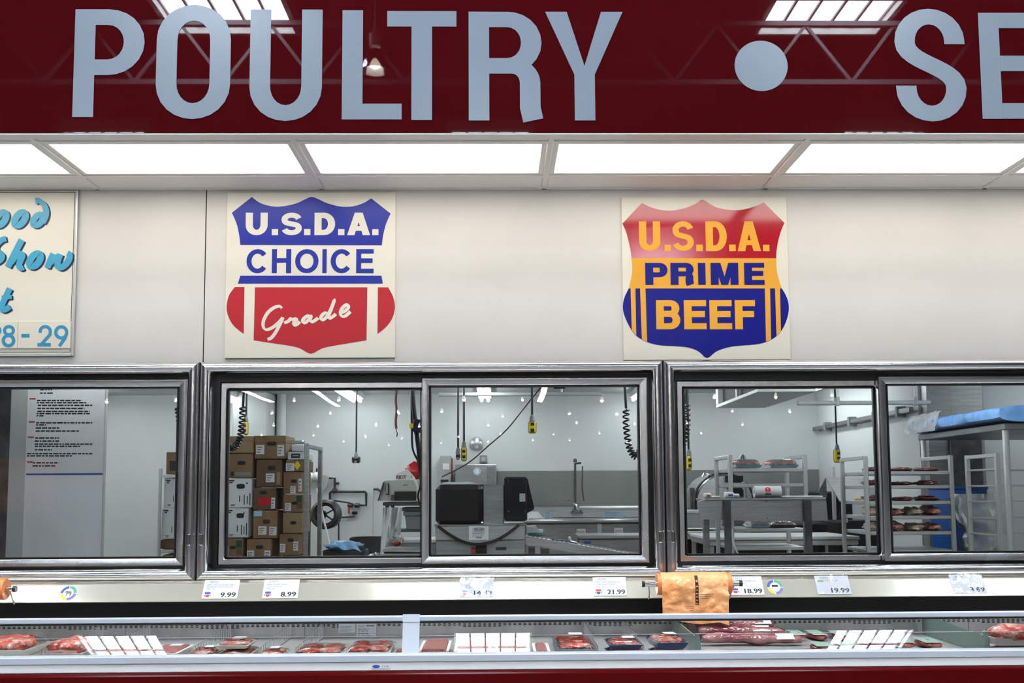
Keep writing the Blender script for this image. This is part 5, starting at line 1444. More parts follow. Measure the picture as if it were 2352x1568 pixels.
# tubs and blue bag
def tub(lab, px0, px1, pyt, Y, d, h=.75):
    a, b = U(px0,pyt,Y), U(px1,pyt,Y); cx = (a.x+b.x)/2; w = b.x-a.x; zt = a.z
    t = thing('black_tub', lab, 'tub', (cx, Y+d/2, zt-h), 'black waste tubs')
    oc = [(cx+w/2*k_*math.copysign(abs(math.cos(q_))**.5, math.cos(q_)), Y+d/2+d/2*k_*math.copysign(abs(math.sin(q_))**.5, math.sin(q_))) for k_ in (1,) for q_ in [2*PI*i/24 for i in range(24)]]
    mb = MB(); n = 24
    def ring(k_, z): return [Vector((cx+(x-cx)*k_, Y+d/2+(y-Y-d/2)*k_, z)) for x, y in oc]
    R_ = [ring(.84, zt-h), ring(.97, zt-.05), ring(1.0, zt-.05), ring(1.0, zt), ring(.94, zt), ring(.80, zt-h+.03)]
    for r_ in R_: mb.v += r_
    for i in range(len(R_)-1):
        for k_ in range(n): mb.f.append((i*n+k_, i*n+(k_+1) % n, (i+1)*n+(k_+1) % n, (i+1)*n+k_))
    mb.f.append(tuple(range(n))[::-1]); mb.f.append(tuple((len(R_)-1)*n+k_ for k_ in range(n)))
    build(mb, 'shell', m_charc, t, True); return t
tub('black tub in front, covered with a blue plastic bag', 735, 836, 1266, 8.2, .42, h=U(780,1266,8.2).z-.001)
tub('taller black tub standing behind the bag-covered one', 798, 876, 1236, 9.3, .42, h=U(830,1236,9.3).z-.001)
def crumple(lab, name, cat, mat, px0, px1, py0, py1, Y, d, seed, amp=.25, extra=None, film=False):
    a, b = U(px0,py1,Y), U(px1,py0,Y)
    t = thing(name, lab, cat, ((a.x+b.x)/2, Y+d/2, a.z))
    mb = MB(); c = ((a.x+b.x)/2, Y+d/2, (a.z+b.z)/2)
    mb.blob(c, ((b.x-a.x)/2, d/2, (b.z-a.z)/2), seed, amp, 2.6, 26, 14)
    for p in mb.v: p += Vector((noise.noise(p*14), noise.noise(p*15+Vector((3,0,0))), noise.noise(p*16)))*(b.z-a.z)*.10
    zmin = min(p.z for p in mb.v)
    for p in mb.v: p.z += max(0, a.z - zmin) if p.z < a.z else 0
    build(mb, 'plastic', mat, t, True)
    return t
bg = crumple('light blue plastic bag draped over the black tub', 'blue_bag', 'plastic bag', m_bluebag, 740, 826, 1244, 1266, 8.22, .36, 5)
fl = MB().grid(lambda u, v: U(768+50*u+12*v, 1240+8*u+18*v+3*math.sin(u*7), 8.17-.03*v+.02*math.sin(u*5)), 8, 6); build(fl, 'loose_sheet', m_bluebag, bg, True)

# ---- beige weigh labeller on its stand
Y = 8.0
t = thing('weigh_labeller', 'beige weighing and labelling machine with a dark feed slot', 'machine', (U(925,1150,Y).x, Y+.2, U(925,1152,Y).z))
build(prism(MB(), [(877,1150),(869,1149),(879,1107),(888,1103),(962,1103),(966,1150)], Y, .40), 'housing', m_beige, t)
build(prism(MB(), [(869,1149),(867,1150),(879,1110),(882,1106),(880,1118)], Y-.02, .3), 'side_flap', m_darksteel, t)
build(bp(MB(), 886, 1110, 893, 1136, Y-.02, .02, .003), 'display_frame', m_ink, t); build(bp(MB(), 887.5, 1111, 890, 1134, Y-.024, .004, .001), 'display_strip', m_white, t)
build(bp(MB(), 906, 1128, 956, 1150, Y-.010, .012, .002), 'feed_slot', m_black, t)
build(bp(MB(), 898, 1136, 906, 1150, Y-.03, .03, .003), 'lever', m_darksteel, t)
build(bp(MB(), 926, 1112, 936, 1114.5, Y-.004, .004, .001), 'badge', m_grey, t)
tp = U(925,1151,Y)
st_ = thing('labeller_stand', 'dark steel stand under the beige weigh labeller', 'stand', (U(925,1160,Y).x, Y+.2, 0))
sa, sb_ = U(880,1156,Y).x, U(982,1156,Y).x; zt = U(925,1152.5,Y).z; zb = U(925,1161,Y).z
build(MB().rbox(sa, sb_, Y-.02, Y+.48, zb, zt, .004), 'shelf', m_darksteel, st_)
for x in (sa+.03, sb_-.03):
    for y in (Y+.02, Y+.44): build(MB().rbox(x-.014, x+.014, y-.014, y+.014, 0, zb-.001, .002), 'leg', m_darksteel, st_)
zm_ = U(950,1216,Y).z
build(MB().rbox(sa+.05, sb_-.05, Y+.06, Y+.40, zm_-.02, zm_, .003), 'lower_shelf', m_darksteel, st_)
# paper and red bag on top
zz = U(930,1099,Y).z
t = thing('folded_paper', 'white folded paper bag with dark red lettering on the labeller', 'paper', (U(935,1095,Y).x, Y+.1, zz))
build(prism(MB(), [(908,1102),(909,1090),(935,1078),(944,1088),(952,1102)], Y+.02, .14), 'sheet', m_white, t)
q = MB(); p0, p1 = U(911,1100,Y+.02), U(933,1091,Y+.02)
put_text(q, 'RIOT', p0.x, p0.z, p1.x-p0.x, p1.z-p0.z, vplane(Y+.02), .001, .001)
p0, p1 = U(943,1099,Y+.02), U(947,1091,Y+.02); put_text(q, 'A', p0.x, p0.z, p1.x-p0.x, p1.z-p0.z, vplane(Y+.02), .001)
build(q, 'lettering', M('dark_red_ink', (.12,.01,.015), .5), t)
build(prism(MB(), [(950,1092),(958,1106),(964,1130),(962,1148),(956,1149),(960,1130),(955,1112),(946,1094)], Y-.035, .006), 'hanging_strip', m_white, t)
t = crumple('crumpled red plastic bag on top of the labeller', 'red_bag', 'plastic bag', m_redbag, 930, 972, 1064, 1101, Y+.18, .18, 8, .4)
# bin, wrap, table, pan
t = thing('grey_bin', 'grey plastic bin on the stand below the labeller', 'bin', (U(950,1215,Y).x, Y+.2, zm_+.001))
build(prism(MB(), [(930,1183),(934,1215),(972,1215),(976,1183)], Y+.08, .30), 'bin_body', m_grey, t)
build(bp(MB(), 926, 1174, 978, 1184, Y+.06, .34, .006), 'rim', m_grey, t); build(bp(MB(), 922, 1165, 978, 1173.5, Y+.05, .36, .006), 'lid', M('bin_lid', (.11,.12,.13), .4), t)
t = thing('film_curtain', 'sheet of clear plastic film hanging beside the grey bin', 'plastic film', (U(905,1240,7.47).x, 7.47, .9))
build(MB().grid(lambda u, v: U(880+44*u-8*v, 1165+128*v, 7.47+.04*math.sin(u*9+v*3)), 14, 10), 'film', m_bagfilm, t, True)
Yt = 7.55
t = thing('white_table', 'white-topped work table below the labeller', 'table', (U(940,1230,Yt).x, Yt+.3, 0))
za = U(935,1238,Yt).z; ta, tb_ = U(884,1238,Yt).x, U(1010,1238,Yt).x
build(MB().rbox(ta, tb_, Yt, Yt+.44, za-.03, za, .006), 'top', m_wtable, t)
for x in (ta+.04, tb_-.04):
    for y in (Yt+.04, Yt+.40): build(MB().rbox(x-.02, x+.02, y-.02, y+.02, 0, za-.031, .003), 'leg', m_brushd, t)
build(MB().rbox(ta+.07, tb_-.07, Yt+.02, Yt+.035, za-.10, za-.032, .002), 'apron', m_brushd, t)
Yp = 6.75
t2 = thing('low_table', 'low steel side table close behind the glass', 'table', (U(925,1295,Yp).x, Yp+.2, 0))
zl = U(925,1296,Yp).z
build(MB().rbox(U(835,1296,Yp).x, U(972,1296,Yp).x, Yp, Yp+.4, zl-.03, zl, .004), 'top', m_brushd, t2)
for px in (842, 965):
    for y in (Yp+.04, Yp+.36): x = U(px,1296,Yp).x; build(MB().rbox(x-.015, x+.015, y-.015, y+.015, 0, zl-.031, .002), 'leg', m_brushd, t2)
t = thing('steel_pan', 'rectangular steel pan with a raised lid close behind the glass', 'pan', (U(925,1290,Yp).x, Yp+.15, zl+.001))
build(prism(MB(), [(883,1271),(885,1292),(960,1292),(964,1271)], Yp+.04, .28), 'pan_body', m_brush, t)
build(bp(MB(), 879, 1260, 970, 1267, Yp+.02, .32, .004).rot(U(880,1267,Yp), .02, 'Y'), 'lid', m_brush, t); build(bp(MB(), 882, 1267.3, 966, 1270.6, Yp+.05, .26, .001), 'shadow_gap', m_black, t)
t = crumple('wrapped pink and red package on the steel pan lid', 'wrapped_package', 'package', m_film, 892, 924, 1231, 1250, Yp+.06, .14, 4, .4)
pq = U(910,1248,Yp+.12); build(MB().blob((pq.x, Yp+.13, pq.z), (.035,.04,.02), 3, .3, 2, 12, 8), 'contents', m_redbag, t, True)
t = crumple('grey cloth heap beside the steel pan', 'grey_cloth', 'cloth', m_brushd, 836, 878, 1272, 1295, Yp+.05, .2, 9, .35)
t = crumple('scrap of pinkish wrap lying at the window sill', 'paper_scrap', 'paper', m_tray, 806, 833, 1284, 1296, Yp+.05, .1, 12, .4)

# ---- electrical boxes behind the saw
t = thing('disconnect_box', 'tall grey electrical switch box with a white label', 'electrical box', (U(1023,1108,11.8).x, 11.9, U(1023,1110,11.8).z))
build(bp(MB(), 1011, 1046, 1036, 1110, 11.80, .19, .006), 'box', m_greyl, t); build(bp(MB(), 1017, 1064, 1032, 1078, 11.795, .004, .001), 'label', m_white, t)
build(bp(MB(), 1036.5, 1052, 1039.5, 1098, 11.83, .05, .002), 'switch_lever', m_redink, t); build(bp(MB(), 1012, 1101, 1030, 1107, 11.79, .009, .002), 'dark_plate', m_black, t)
t = thing('steel_wall_cabinet', 'wide steel cabinet with a round sticker behind the band saw', 'cabinet', (U(1097,1110,11.55).x, 11.7, 0))
build(bp(MB(), 1046, 1066, 1140, 1114, 11.55, .40, .006), 'body', m_brush, t); a = U(1050,1114,11.55); b = U(1136,1114,11.55)
build(MB().rbox(a.x, b.x, 11.57, 11.93, 0, a.z-.012, .004), 'base', m_brushd, t)
c = U(1096,1082,11.54); build(MB().lathe([(.043,0),(.043,.003)], (c.x,11.548,c.z), (0,-1,0), 20), 'round_sticker', M('pale_blue_sticker', (.50,.62,.72), .4), t)
build(MB().poly([(c.x-.02,c.z-.025),(c.x+.02,c.z-.02),(c.x+.012,c.z+.02),(c.x-.008,c.z+.028)], vplane(11.5445), .0005), 'sticker_figure', m_white, t)
build(bp(MB(), 1118, 1070, 1138, 1110, 11.545, .004, .001), 'side_panel', m_brushd, t)
c = U(1094, 1017, 11.9)
t = thing('round_gauge', 'round glass-faced wall dial above the steel cabinet', 'dial', (c.x, 11.93, c.z-.075))
build(MB().lathe([(.075,0),(.075,.05),(.062,.07),(.03,.085),(.003,.09)], (c.x,11.998,c.z), (0,-1,0), 24), 'dome', m_alu, t, True)
t = thing('wall_thermostat', 'small dark square wall control above the steel cabinet', 'control', (U(1110,1062,11.9).x, 11.95, U(1110,1064,11.9).z))
build(bp(MB(), 1102, 1045, 1118, 1063, 11.93, .069, .006), 'case', m_grey, t); build(bp(MB(), 1105, 1049, 1115, 1058, 11.925, .006, .002), 'face', m_greyl, t)

# ---- band saw
Y = 6.75
t = thing('meat_saw', 'large steel meat saw with black blade guards and a white warning label', 'machine', (U(1100,1300,Y).x, Y+.3, 0))
bx0, bx1, zt = U(1000,1250,Y).x, U(1206,1250,Y).x, U(1100,1207,Y).z
zmid = U(1100,1240,Y).z
build(MB().rbox(bx0, bx1, Y, Y+.60, 0, zmid-.002, .006), 'cabinet', m_brushd, t)
build(MB().rbox(bx0, bx1, Y, Y+.60, zmid, zt, .004), 'table_apron', m_brush, t)
build(MB().rbox(bx0-.01, bx1+.01, Y-.02, Y+.62, zt+.001, zt+.008, .002), 'table_edge', m_brush, t)
bel = [(1008,1209)] + spline([(1008,1209),(1035,1228),(1065,1243),(1098,1249),(1135,1241),(1165,1225),(1190,1207)], 5)
build(prism(MB(), bel, Y-.045, .045), 'belly_guard', m_brush, t)
L_, R2, _c = stroke(spline([(1006,1208),(1035,1229),(1065,1244),(1098,1250),(1135,1242),(1165,1226),(1192,1205)], 5), 7)
mb = MB(); mb.strip(q2(R2, Y-.05), q2(L_, Y-.05), vplane(Y-.05), .006); build(mb, 'belly_trim', m_blackg, t)
build(bp(MB(), 1000, 1113, 1109, 1206, Y+.04, .34, .03), 'left_guard', m_charc, t, True, sharp=.5)
build(bp(MB(), 1109.5, 1113, 1158, 1206, Y+.10, .30, .004), 'centre_column', m_brushd, t)
build(bp(MB(), 1158.5, 1095, 1211, 1196, Y-.01, .36, .010), 'right_guard', m_charc, t)
build(prism(MB(), [(1211.5,1099),(1227,1165),(1226,1170),(1211.5,1178)], Y+.02, .25), 'guard_flank', m_charc, t)
build(prism(MB(), [(1012,1112),(1022,1107),(1075,1105.5),(1090,1110),(1092,1112)], Y+.08, .28), 'white_lid', m_white, t)
build(bp(MB(), 1193, 1133, 1206.5, 1152, Y-.016, .005, .002), 'white_plate', m_greyl, t)
lbq = build(bp(MB(), 1077, 1208, 1122, 1240, Y-.055, .008, .001), 'warning_label', m_white, t, label='white warning label with a dark oval heading')
mpw = vplane(Y-.055)
L_, R2, _c = stroke(arc(U(1100,1215.5,Y-.055).x, U(1100,1215.5,Y-.055).z, .040, .011, 0, 345, 23), .0025, None, True)
q = MB().strip(L_, R2, mpw, .001, True)
for i in range(7): q.poly(rp(1090+i*3.1, 1213, 1092.3+i*3.1, 1218, Y-.055), mpw, .001)
for k_, yy in enumerate((1221,1224.5,1228,1231.5)): q.poly(rp(1085, yy, 1114-k_*2, yy+1, Y-.055), mpw, .001)
q.poly(rp(1093,1233.5,1106,1235.5,Y-.055), mpw, .001)
build(q, 'label_print', m_greyink, lbq)
build(bp(MB(), 1094, 1252, 1118, 1271, Y-.03, .03, .004), 'switch_box', m_charc, t); build(bp(MB(), 1082, 1257, 1093.5, 1271, Y-.02, .02, .004), 'red_switch', m_redink, t)
build(bp(MB(), 1139, 1256, 1163, 1263, Y-.003, .004, .001), 'vent', m_black, t)
for p in ((1167,1102),(1167,1108),(1204,1102),(1204,1108),(1168,1174),(1206,1174)): build(MB().lathe([(.005,0),(.004,.004)], U(*p,Y-.0105), (0,-1,0), 8), 'bolt', m_chrome, t)

# ---- sink wall
Y = 11.2
t = thing('wall_sink', 'long stainless wash sink along the steel wall', 'sink', (U(1345,1290,Y).x, Y+.35, 0))
x0, x1 = U(1205,1195,Y).x, U(1545,1195,Y).x; zr_ = U(1340,1192,Y).z
build(MB().rbox(x0, x1, Y+.60, Y+.64, zr_+.003, U(1340,1163,Y+.6).z, .006), 'back_splash', m_brush, t)
build(MB().rbox(x0, x1, Y-.03, Y+.64, zr_-.045, zr_, .012), 'rim', m_brush, t, True)
build(MB().rbox(x0+.02, x1-.02, Y+.02, Y+.62, .72, zr_-.046, .006), 'basin', m_brushd, t)
for px in (1215, 1300, 1380, 1470): 
    x = U(px,1250,Y).x; build(MB().tube([(x,Y+.1,0),(x,Y+.1,.719)], .02, 8), 'leg', m_alu, t, True)
build(MB().tube([(U(1330,1163,Y+.62).x,Y+.58,U(1330,1163,Y+.6).z-.010),(x1,Y+.58,U(1330,1163,Y+.6).z-.010)], .018, 8), 'splash_rail', m_alu, t, True)
build(bp(MB(), 1372, 1199, 1382, 1228, Y+.012, .006, .001), 'seam_strip', m_alu, t)
t = thing('sink_faucet', 'tall pre-rinse faucet with a gooseneck on the sink wall', 'faucet', (U(1325,1182,11.7).x, 11.75, U(1325,1183,11.7).z))
build(bp(MB(), 1310, 1172, 1341, 1181, 11.68, .10, .01), 'base', m_chrome, t)
build(tb(MB(), [(1325,1172),(1324,1160),(1306,1146),(1303,1150)], 11.72, .012, 8), 'gooseneck', m_chrome, t, True)
build(tb(MB(), [(1321,1172),(1321,1110),(1321,1062)], 11.78, .013, 8), 'riser', m_darksteel, t, True)
build(tb(MB(), [(1321,1064),(1335,1063)], 11.74, .011, 8), 'top_arm', m_darksteel, t, True)
build(MB().lathe([(.02,0),(.024,.02),(.015,.04)], U(1321,1061,11.78), n=10), 'cap', m_darksteel, t, True)
build(tb(MB(), [(1338,1070),(1337,1120),(1341,1150)], 11.76, .008, 6), 'spray_hose', m_darksteel, t, True)
build(bp(MB(), 1314, 1167, 1320, 1172, 11.66, .03, .006), 'handle', m_chrome, t); build(bp(MB(), 1331, 1167, 1337, 1172, 11.66, .03, .006), 'handle', m_chrome, t)
m_bst = M('blue_sticker', (.33,.50,.64), .4)
for (a, b_, c_, d_, lab, mm, word) in ((1252,1175,1266,1192,'small light blue sticker on the sink splash',m_bst,None),(1385,1174,1432,1191,'wide light blue instruction sticker on the sink splash',m_bst,None),
                                     (1325,1214,1345,1229,'small white sign with red word RINSE on the sink',m_white,'RINSE'),(1411,1212,1431,1226,'small white sign with red word SANITIZE on the sink',m_white,'SANITIZE')):
    yy = 11.2+.595 if word is None else 11.2+.012
    if word is None: yy = 11.794
    p0, p1 = U(a,d_,yy), U(c_,b_,yy)
    t = thing('small_sign', lab, 'sign', ((p0.x+p1.x)/2, yy, p0.z))
    build(MB().box(p0.x, p1.x, yy, yy+.004, p0.z, p1.z), 'plate', mm, t)
    q = MB(); w_, h_ = p1.x-p0.x, p1.z-p0.z
    if word: put_text(q, word, p0.x+w_*.1, p0.z+h_*.3, w_*.8, h_*.38, vplane(yy), .001); build(q, 'word', m_redink, t)
    else: lines(q, p0.x+w_*.1, p1.x-w_*.1, [p0.z+h_*k_ for k_ in (.15,.4,.65,.8)], h_*.08, vplane(yy), .001, int(a)); build(q, 'print', m_greyink, t)
t = thing('drain_rack', 'white slotted draining rack standing on the sink rim', 'rack', (U(1230,1190,Y).x, Y+.2, zr_))
build(prism(MB(), [(1210,1190),(1210,1175),(1236,1175),(1249,1190)], Y+.10, .14), 'tray', m_white, t)
for i in range(7): build(bp(MB(), 1212+i*6, 1188, 1215+i*6, 1193, Y+.06, .02, .001), 'tooth', m_white, t)

# steel table in front of the sink, right
Y = 9.2
t = thing('steel_bench', 'stainless bench in front of the sink wall', 'table', (U(1420,1290,Y).x, Y+.3, 0))
x0, x1 = U(1331,1233,Y).x, U(1520,1233,Y).x; zt = U(1400,1229,Y).z
build(MB().rbox(x0, x1, Y, Y+.55, zt-.035, zt, .008), 'top', m_brush, t)
build(MB().rbox(x0+.02, x1-.02, Y+.03, Y+.05, .25, zt-.036, .003), 'apron', m_brushd, t)
for x in (x0+.03, x1-.03):
    for y in (Y+.09, Y+.50): build(MB().rbox(x-.018, x+.018, y-.018, y+.018, 0, zt-.036, .003), 'leg', m_alu, t)
build(bp(MB(), 1342, 1243, 1357, 1248, Y+.025, .004, .001), 'blue_mark', m_blueink, t)
# conveyor
t = thing('incline_conveyor', 'sloping roller conveyor running down behind the glass', 'conveyor', (U(1340,1290,6.9).x, 6.95, 0))
pA, pB = (1207,1240), (1482,1287)
for Yc, nm in ((6.85, 'near_rail'), (7.20, 'far_rail')):
    a = U(*pA, 6.85); b = U(*pB, 6.85); a = Vector((a.x, Yc, a.z)); b = Vector((b.x, Yc, b.z))
    build(MB().bar(a, b, .02, .055), 'side_rail', m_brush, t)
n = 26
rl = MB()
for i in range(n):
    f = (i+.5)/n; a = U(*pA,6.85).lerp(U(*pB,6.85), f)
    build(MB().tube([(a.x,6.862,a.z+.012),(a.x,7.188,a.z+.012)], .011, 8), 'roller', m_alu, t, True)
for f in (.1, .55, .92):
    a = U(*pA,6.85).lerp(U(*pB,6.85), f)
    for y in (6.85, 7.20): build(MB().rbox(a.x-.018, a.x+.018, y-.012, y+.012, 0, a.z-.02, .002), 'leg', m_brushd, t)
a = U(1216,1252,6.87); b = U(1262,1252,6.87)
build(MB().rbox(a.x, b.x, 6.875, 7.17, a.z-.16, a.z-.02, .004), 'drive_box', m_charc, t)
t = crumple('folded teal cloth lying on the upper end of the conveyor', 'teal_cloth', 'cloth', m_teal, 1214, 1256, 1224, 1233, 6.90, .2, 15, .25)
t = thing('white_carton_lid', 'white plastic tub lid resting on the teal cloth', 'lid', (U(1228,1229,7.0).x, 7.0, U(1228,1229,7.0).z))
build(prism(MB(), [(1210,1223),(1210,1209),(1231,1207),(1238,1216),(1248,1217),(1248,1223)], 6.95, .14), 'lid_body', m_white, t)
t = thing('loose_tools', 'small steel rods and a clip lying across the conveyor', 'tool', (U(1290,1245,7.0).x, 7.0, U(1290,1248,7.0).z))
build(tb(MB(), [(1265,1238),(1325,1247)], 6.92, .006), 'rod', m_chrome, t, True); build(tb(MB(), [(1270,1239),(1300,1241),(1322,1246)], 7.0, .006), 'rod', m_chrome, t, True); build(bp(MB(), 1305, 1232, 1312, 1241, 7.05, .03, .006), 'clip', m_white, t)

# ================================================================== RIGHT WINDOW: racks, tables, grinder
def rack(lab, xl, xr, yf, yr, zt, levels, name='sheet_rack', cat='rack', post=.030, top=True):
    t = thing(name, lab, cat, ((xl+xr)/2, (yf+yr)/2, 0), 'sheet pan racks')
    for x in (xl, xr):
        for y in (yf, yr): build(MB().rbox(x-post/2, x+post/2, y-post/2, y+post/2, .08, zt, .003), 'post', m_alu, t)
        build(MB().rbox(x-post/2, x+post/2, yf+post/2+.001, yr-post/2-.001, zt-.03, zt-.002, .003), 'top_bar', m_alu, t)
        for y in (yf, yr): build(MB().lathe([(.012,-.012),(.04,-.012),(.04,.012),(.012,.012)], (x, y, .040), (1,0,0), 14), 'caster', m_blackg, t, True)
    for z in levels:
        build(MB().rbox(xl+post/2+.001, xr-post/2-.001, yf-.012, yr+.012, z-.026, z, .003), 'shelf', m_alu, t)
    return t
# near rack with blue trays
Yf, Yr = 7.60, 8.08
xl, xr = U(1679,1150,Yf).x, U(1851,1150,Yf).x
lv = [U(1765, y, Yf).z for y in (1075, 1110, 1213, 1255)]
rack('sheet rack with two blue-edged meat trays on its top shelf', xl, xr, Yf, Yr, U(1679,1044,Yf).z, lv)
def tray_pack(lab, px0, px1, py, Y, d, kind, h=.045):
    a, b = U(px0, py, Y), U(px1, py, Y); cx = (a.x+b.x)/2; w = b.x-a.x; z = a.z
    t = thing('rack_tray', lab, 'meat package', (cx, Y+d/2, z), 'trays on the racks')
    mb = MB(); foam(mb, a.x, b.x, Y, Y+d, z+.0005, .022); build(mb, 'tray', {'b': m_trayt, 'k': m_charc, 'w': m_tray}[kind[0]], t)
    n = 3 if w > .15 else 2
    for k_ in range(n):
        mb = MB(); mb.blob((a.x+w*(k_+.5)/n, Y+d*.45, z+h*.62), (w*.5/n*1.12, d*.36, h*.45), int(px0)+k_, .22, 2.2, 16, 10); build(mb, 'meat_piece', m_meat if kind[1] == 'r' else m_meatd, t, True)
    fm = MB().grid(lambda u, v: (a.x+w*u, Y+d*v, z+.024+(h*.95-.01)*math.sin(min(1, 5*min(u,1-u,v,1-v))*PI/2)), 10, 8); build(fm, 'clear_wrap', m_film, t, True)
    return t
zz = lambda p, Y: U(*p, Y)
tray_pack('left meat tray on the top shelf of the near rack', 1690, 1752, 1074.5, Yf+.02, .28, 'br', .055)
tray_pack('right meat tray on the top shelf of the near rack', 1768, 1836, 1074.5, Yf+.02, .28, 'br', .055)
tray_pack('left tray on the lower shelf of the near rack', 1725, 1772, 1212.5, Yf+.02, .26, 'bd', .040)
tray_pack('black tray on the lower shelf of the near rack', 1776, 1832, 1212.5, Yf+.02, .26, 'kd', .036)
# wrapping counter in front of it
Y = 6.85
t = thing('wrap_counter', 'stainless wrapping counter with a deep apron and two dark legs', 'table', (U(1755,1290,Y).x, Y+.2, 0))
zt = U(1755,1143,Y).z
build(prism(MB(), [(1606,1192),(1605,1152),(1618,1146),(1897,1142),(1902,1196),(1750,1196)], Y, .02), 'apron', m_brush, t)
x0, x1 = U(1618,1146,Y).x, U(1895,1146,Y).x
build(MB().rbox(x0, x1, Y-.02, Y+.30, zt-.016, zt-.002, .003), 'top', m_brush, t)
for px in (1669, 1853):
    x = U(px,1220,Y).x; build(MB().rbox(x-.022, x+.022, Y-.052, Y-.021, 0, zt-.017, .003), 'leg', m_darksteel, t)
for px in (1640, 1880):
    x = U(px,1220,Y).x; build(MB().rbox(x-.02, x+.02, Y+.24, Y+.28, 0, zt-.018, .003), 'leg', m_brushd, t)
for p in ((1760,1151),(1762,1189)): build(MB().lathe([(.007,0),(.005,.004)], U(*p, Y-.001), (0,-1,0), 8), 'bolt', m_grey, t)
t = thing('paper_roll', 'large white label roll with a red dot lying on the wrapping counter', 'roll', (U(1767,1142,Y).x, Y+.12, zt))
a = U(1737,1128,Y+.06); b = U(1798,1128,Y+.06); r_ = .040
build(MB().lathe([(r_*.35,0),(r_,0),(r_,b.x-a.x),(r_*.35,b.x-a.x)], (a.x,Y+.12,zt+r_), (1,0,0), 24, caps=False).lathe([(r_*.35,0),(r_*.35,b.x-a.x)], (a.x,Y+.12,zt+r_), (1,0,0), 16, caps=False), 'roll', m_paper, t, True)
cx = U(1764,1128,Y+.08).x
def onroll(u, v, w): 
    an = PI*.62 + v/r_; return Vector((cx+u, Y+.12-math.sin(an)*(r_+w), zt+r_-math.cos(an)*(r_+w)))
dt = MB(); n = 20; dt.v = [onroll(0,0,.0008)] + [onroll(.020*math.cos(2*PI*i/n), .020*math.sin(2*PI*i/n), .0008) for i in range(n)]; dt.f = [(0,1+i,1+(i+1) % n) for i in range(n)]
build(dt, 'red_dot', M('bright_red', (.75,.03,.02), .4), t)
dk = MB().grid(lambda u, v: onroll(-.018+.040*u, -.034+.009*v, .0008), 3, 2); build(dk, 'black_line', m_ink, t)
for (x0_, x1_, y0_, y1_, lab, n_) in ((1619,1634,1131,1143,'small stacked label roll at the left end of the wrapping counter',2),(1667,1686,1128,1142,'white label roll with blue print on the wrapping counter',1),(1688,1699,1132,1142,'small plain label roll beside the blue-printed one',1),(1637,1655,1138,1143,'flat cream label packs on the wrapping counter',1)):
    p0, p1 = U(x0_,y1_,Y+.05), U(x1_,y0_,Y+.05); t = thing('label_roll', lab, 'roll', ((p0.x+p1.x)/2, Y+.08, zt))
    w_, h_ = p1.x-p0.x, (p1.z-p0.z)
    build(MB().rbox(p0.x, p1.x, Y+.05, Y+.12, zt, zt+h_, .008), 'roll', m_white if 'cream' not in lab else m_cream, t, True)
    build(MB().poly(rect(p0.x+w_*.3, p1.x-w_*.15, zt+h_*.3, zt+h_*.62), vplane(Y+.05), .0008), 'print', m_blueink if 'blue-p' not in lab and 'blue' in lab else m_redink if 'stacked' in lab else m_greyl, t)
t = thing('white_sheet', 'white plastic sheet lying on the right end of the wrapping counter', 'sheet', (U(1846,1140,Y).x, Y+.1, zt))
a, b = U(1803,1138,Y+.02).x, U(1890,1138,Y+.02).x
build(MB().rbox(a, b, Y+.02, Y+.24, zt, zt+.012, .004), 'sheet', m_wtable, t)
# cutting tables behind
Y = 8.55
def wtable(lab, px0, px1, py, Y, d):
    a, b = U(px0,py,Y), U(px1,py,Y); z = a.z
    t = thing('cutting_table', lab, 'table', ((a.x+b.x)/2, Y+d/2, 0), 'white cutting tables')
    build(MB().rbox(a.x, b.x, Y, Y+d, z-.03, z, .006), 'board', m_wtable, t)
    build(MB().rbox(a.x+.01, b.x-.01, Y+.01, Y+d-.01, z-.075, z-.031, .004), 'frame', m_alu, t)
    for x in (a.x+.03, b.x-.03):
        for y in (Y+.04, Y+d-.04): build(MB().rbox(x-.018, x+.018, y-.018, y+.018, 0, z-.076, .003), 'leg', m_alu, t)
    build(MB().rbox(a.x+.05, b.x-.05, Y+d-.09, Y+d-.07, .08, z-.08, .004), 'under_shade_panel', m_charc, t)  # charcoal panel standing in for the shade under the table
    return t
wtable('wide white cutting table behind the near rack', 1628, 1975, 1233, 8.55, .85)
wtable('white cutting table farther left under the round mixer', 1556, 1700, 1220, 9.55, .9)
# round mixer
Y = 10.6
c = U(1662, 1156, Y); R_ = .315
t = thing('drum_mixer', 'big round steel meat mixer standing behind the near rack', 'machine', (c.x, Y+.3, 0))
build(MB().lathe([(R_*.05,.06),(R_*.9,.04),(R_*.97,0),(R_,0),(R_,-.55),(R_*.8,-.60)], (c.x,Y,c.z), (0,-1,0), 40), 'drum', m_brush, t, True)
build(MB().tube([(c.x+R_*math.cos(2*PI*i/40), Y-.03, c.z+R_*math.sin(2*PI*i/40)) for i in range(40)], .012, 8, closed=True), 'rim', m_darksteel, t, True)
build(MB().rbox(c.x-.40, c.x+.34, Y+.05, Y+.55, 0, c.z-R_*.98, .01), 'base', m_brushd, t)
build(bp(MB(), 1668, 1092, 1712, 1106, Y-.10, .06, .006), 'upper_bracket', m_charc, t); build(prism(MB(), [(1672,1120),(1704,1120),(1716,1140),(1700,1140)], Y-.10, .05), 'lower_bracket', m_charc, t)
build(tb(MB(), [(1612,1096),(1617,1086),(1628,1088),(1622,1098)], Y-.04, .010), 'handle', m_chrome, t, True)
build(bp(MB(), 1586, 1120, 1596, 1168, Y-.02, .04, .006), 'hinge_bar', m_darksteel, t)
t = thing('steel_tub', 'shallow steel tub at the left end of the cutting table', 'tub', (U(1610,1210,9.62).x, 9.8, U(1610,1219,9.65).z))
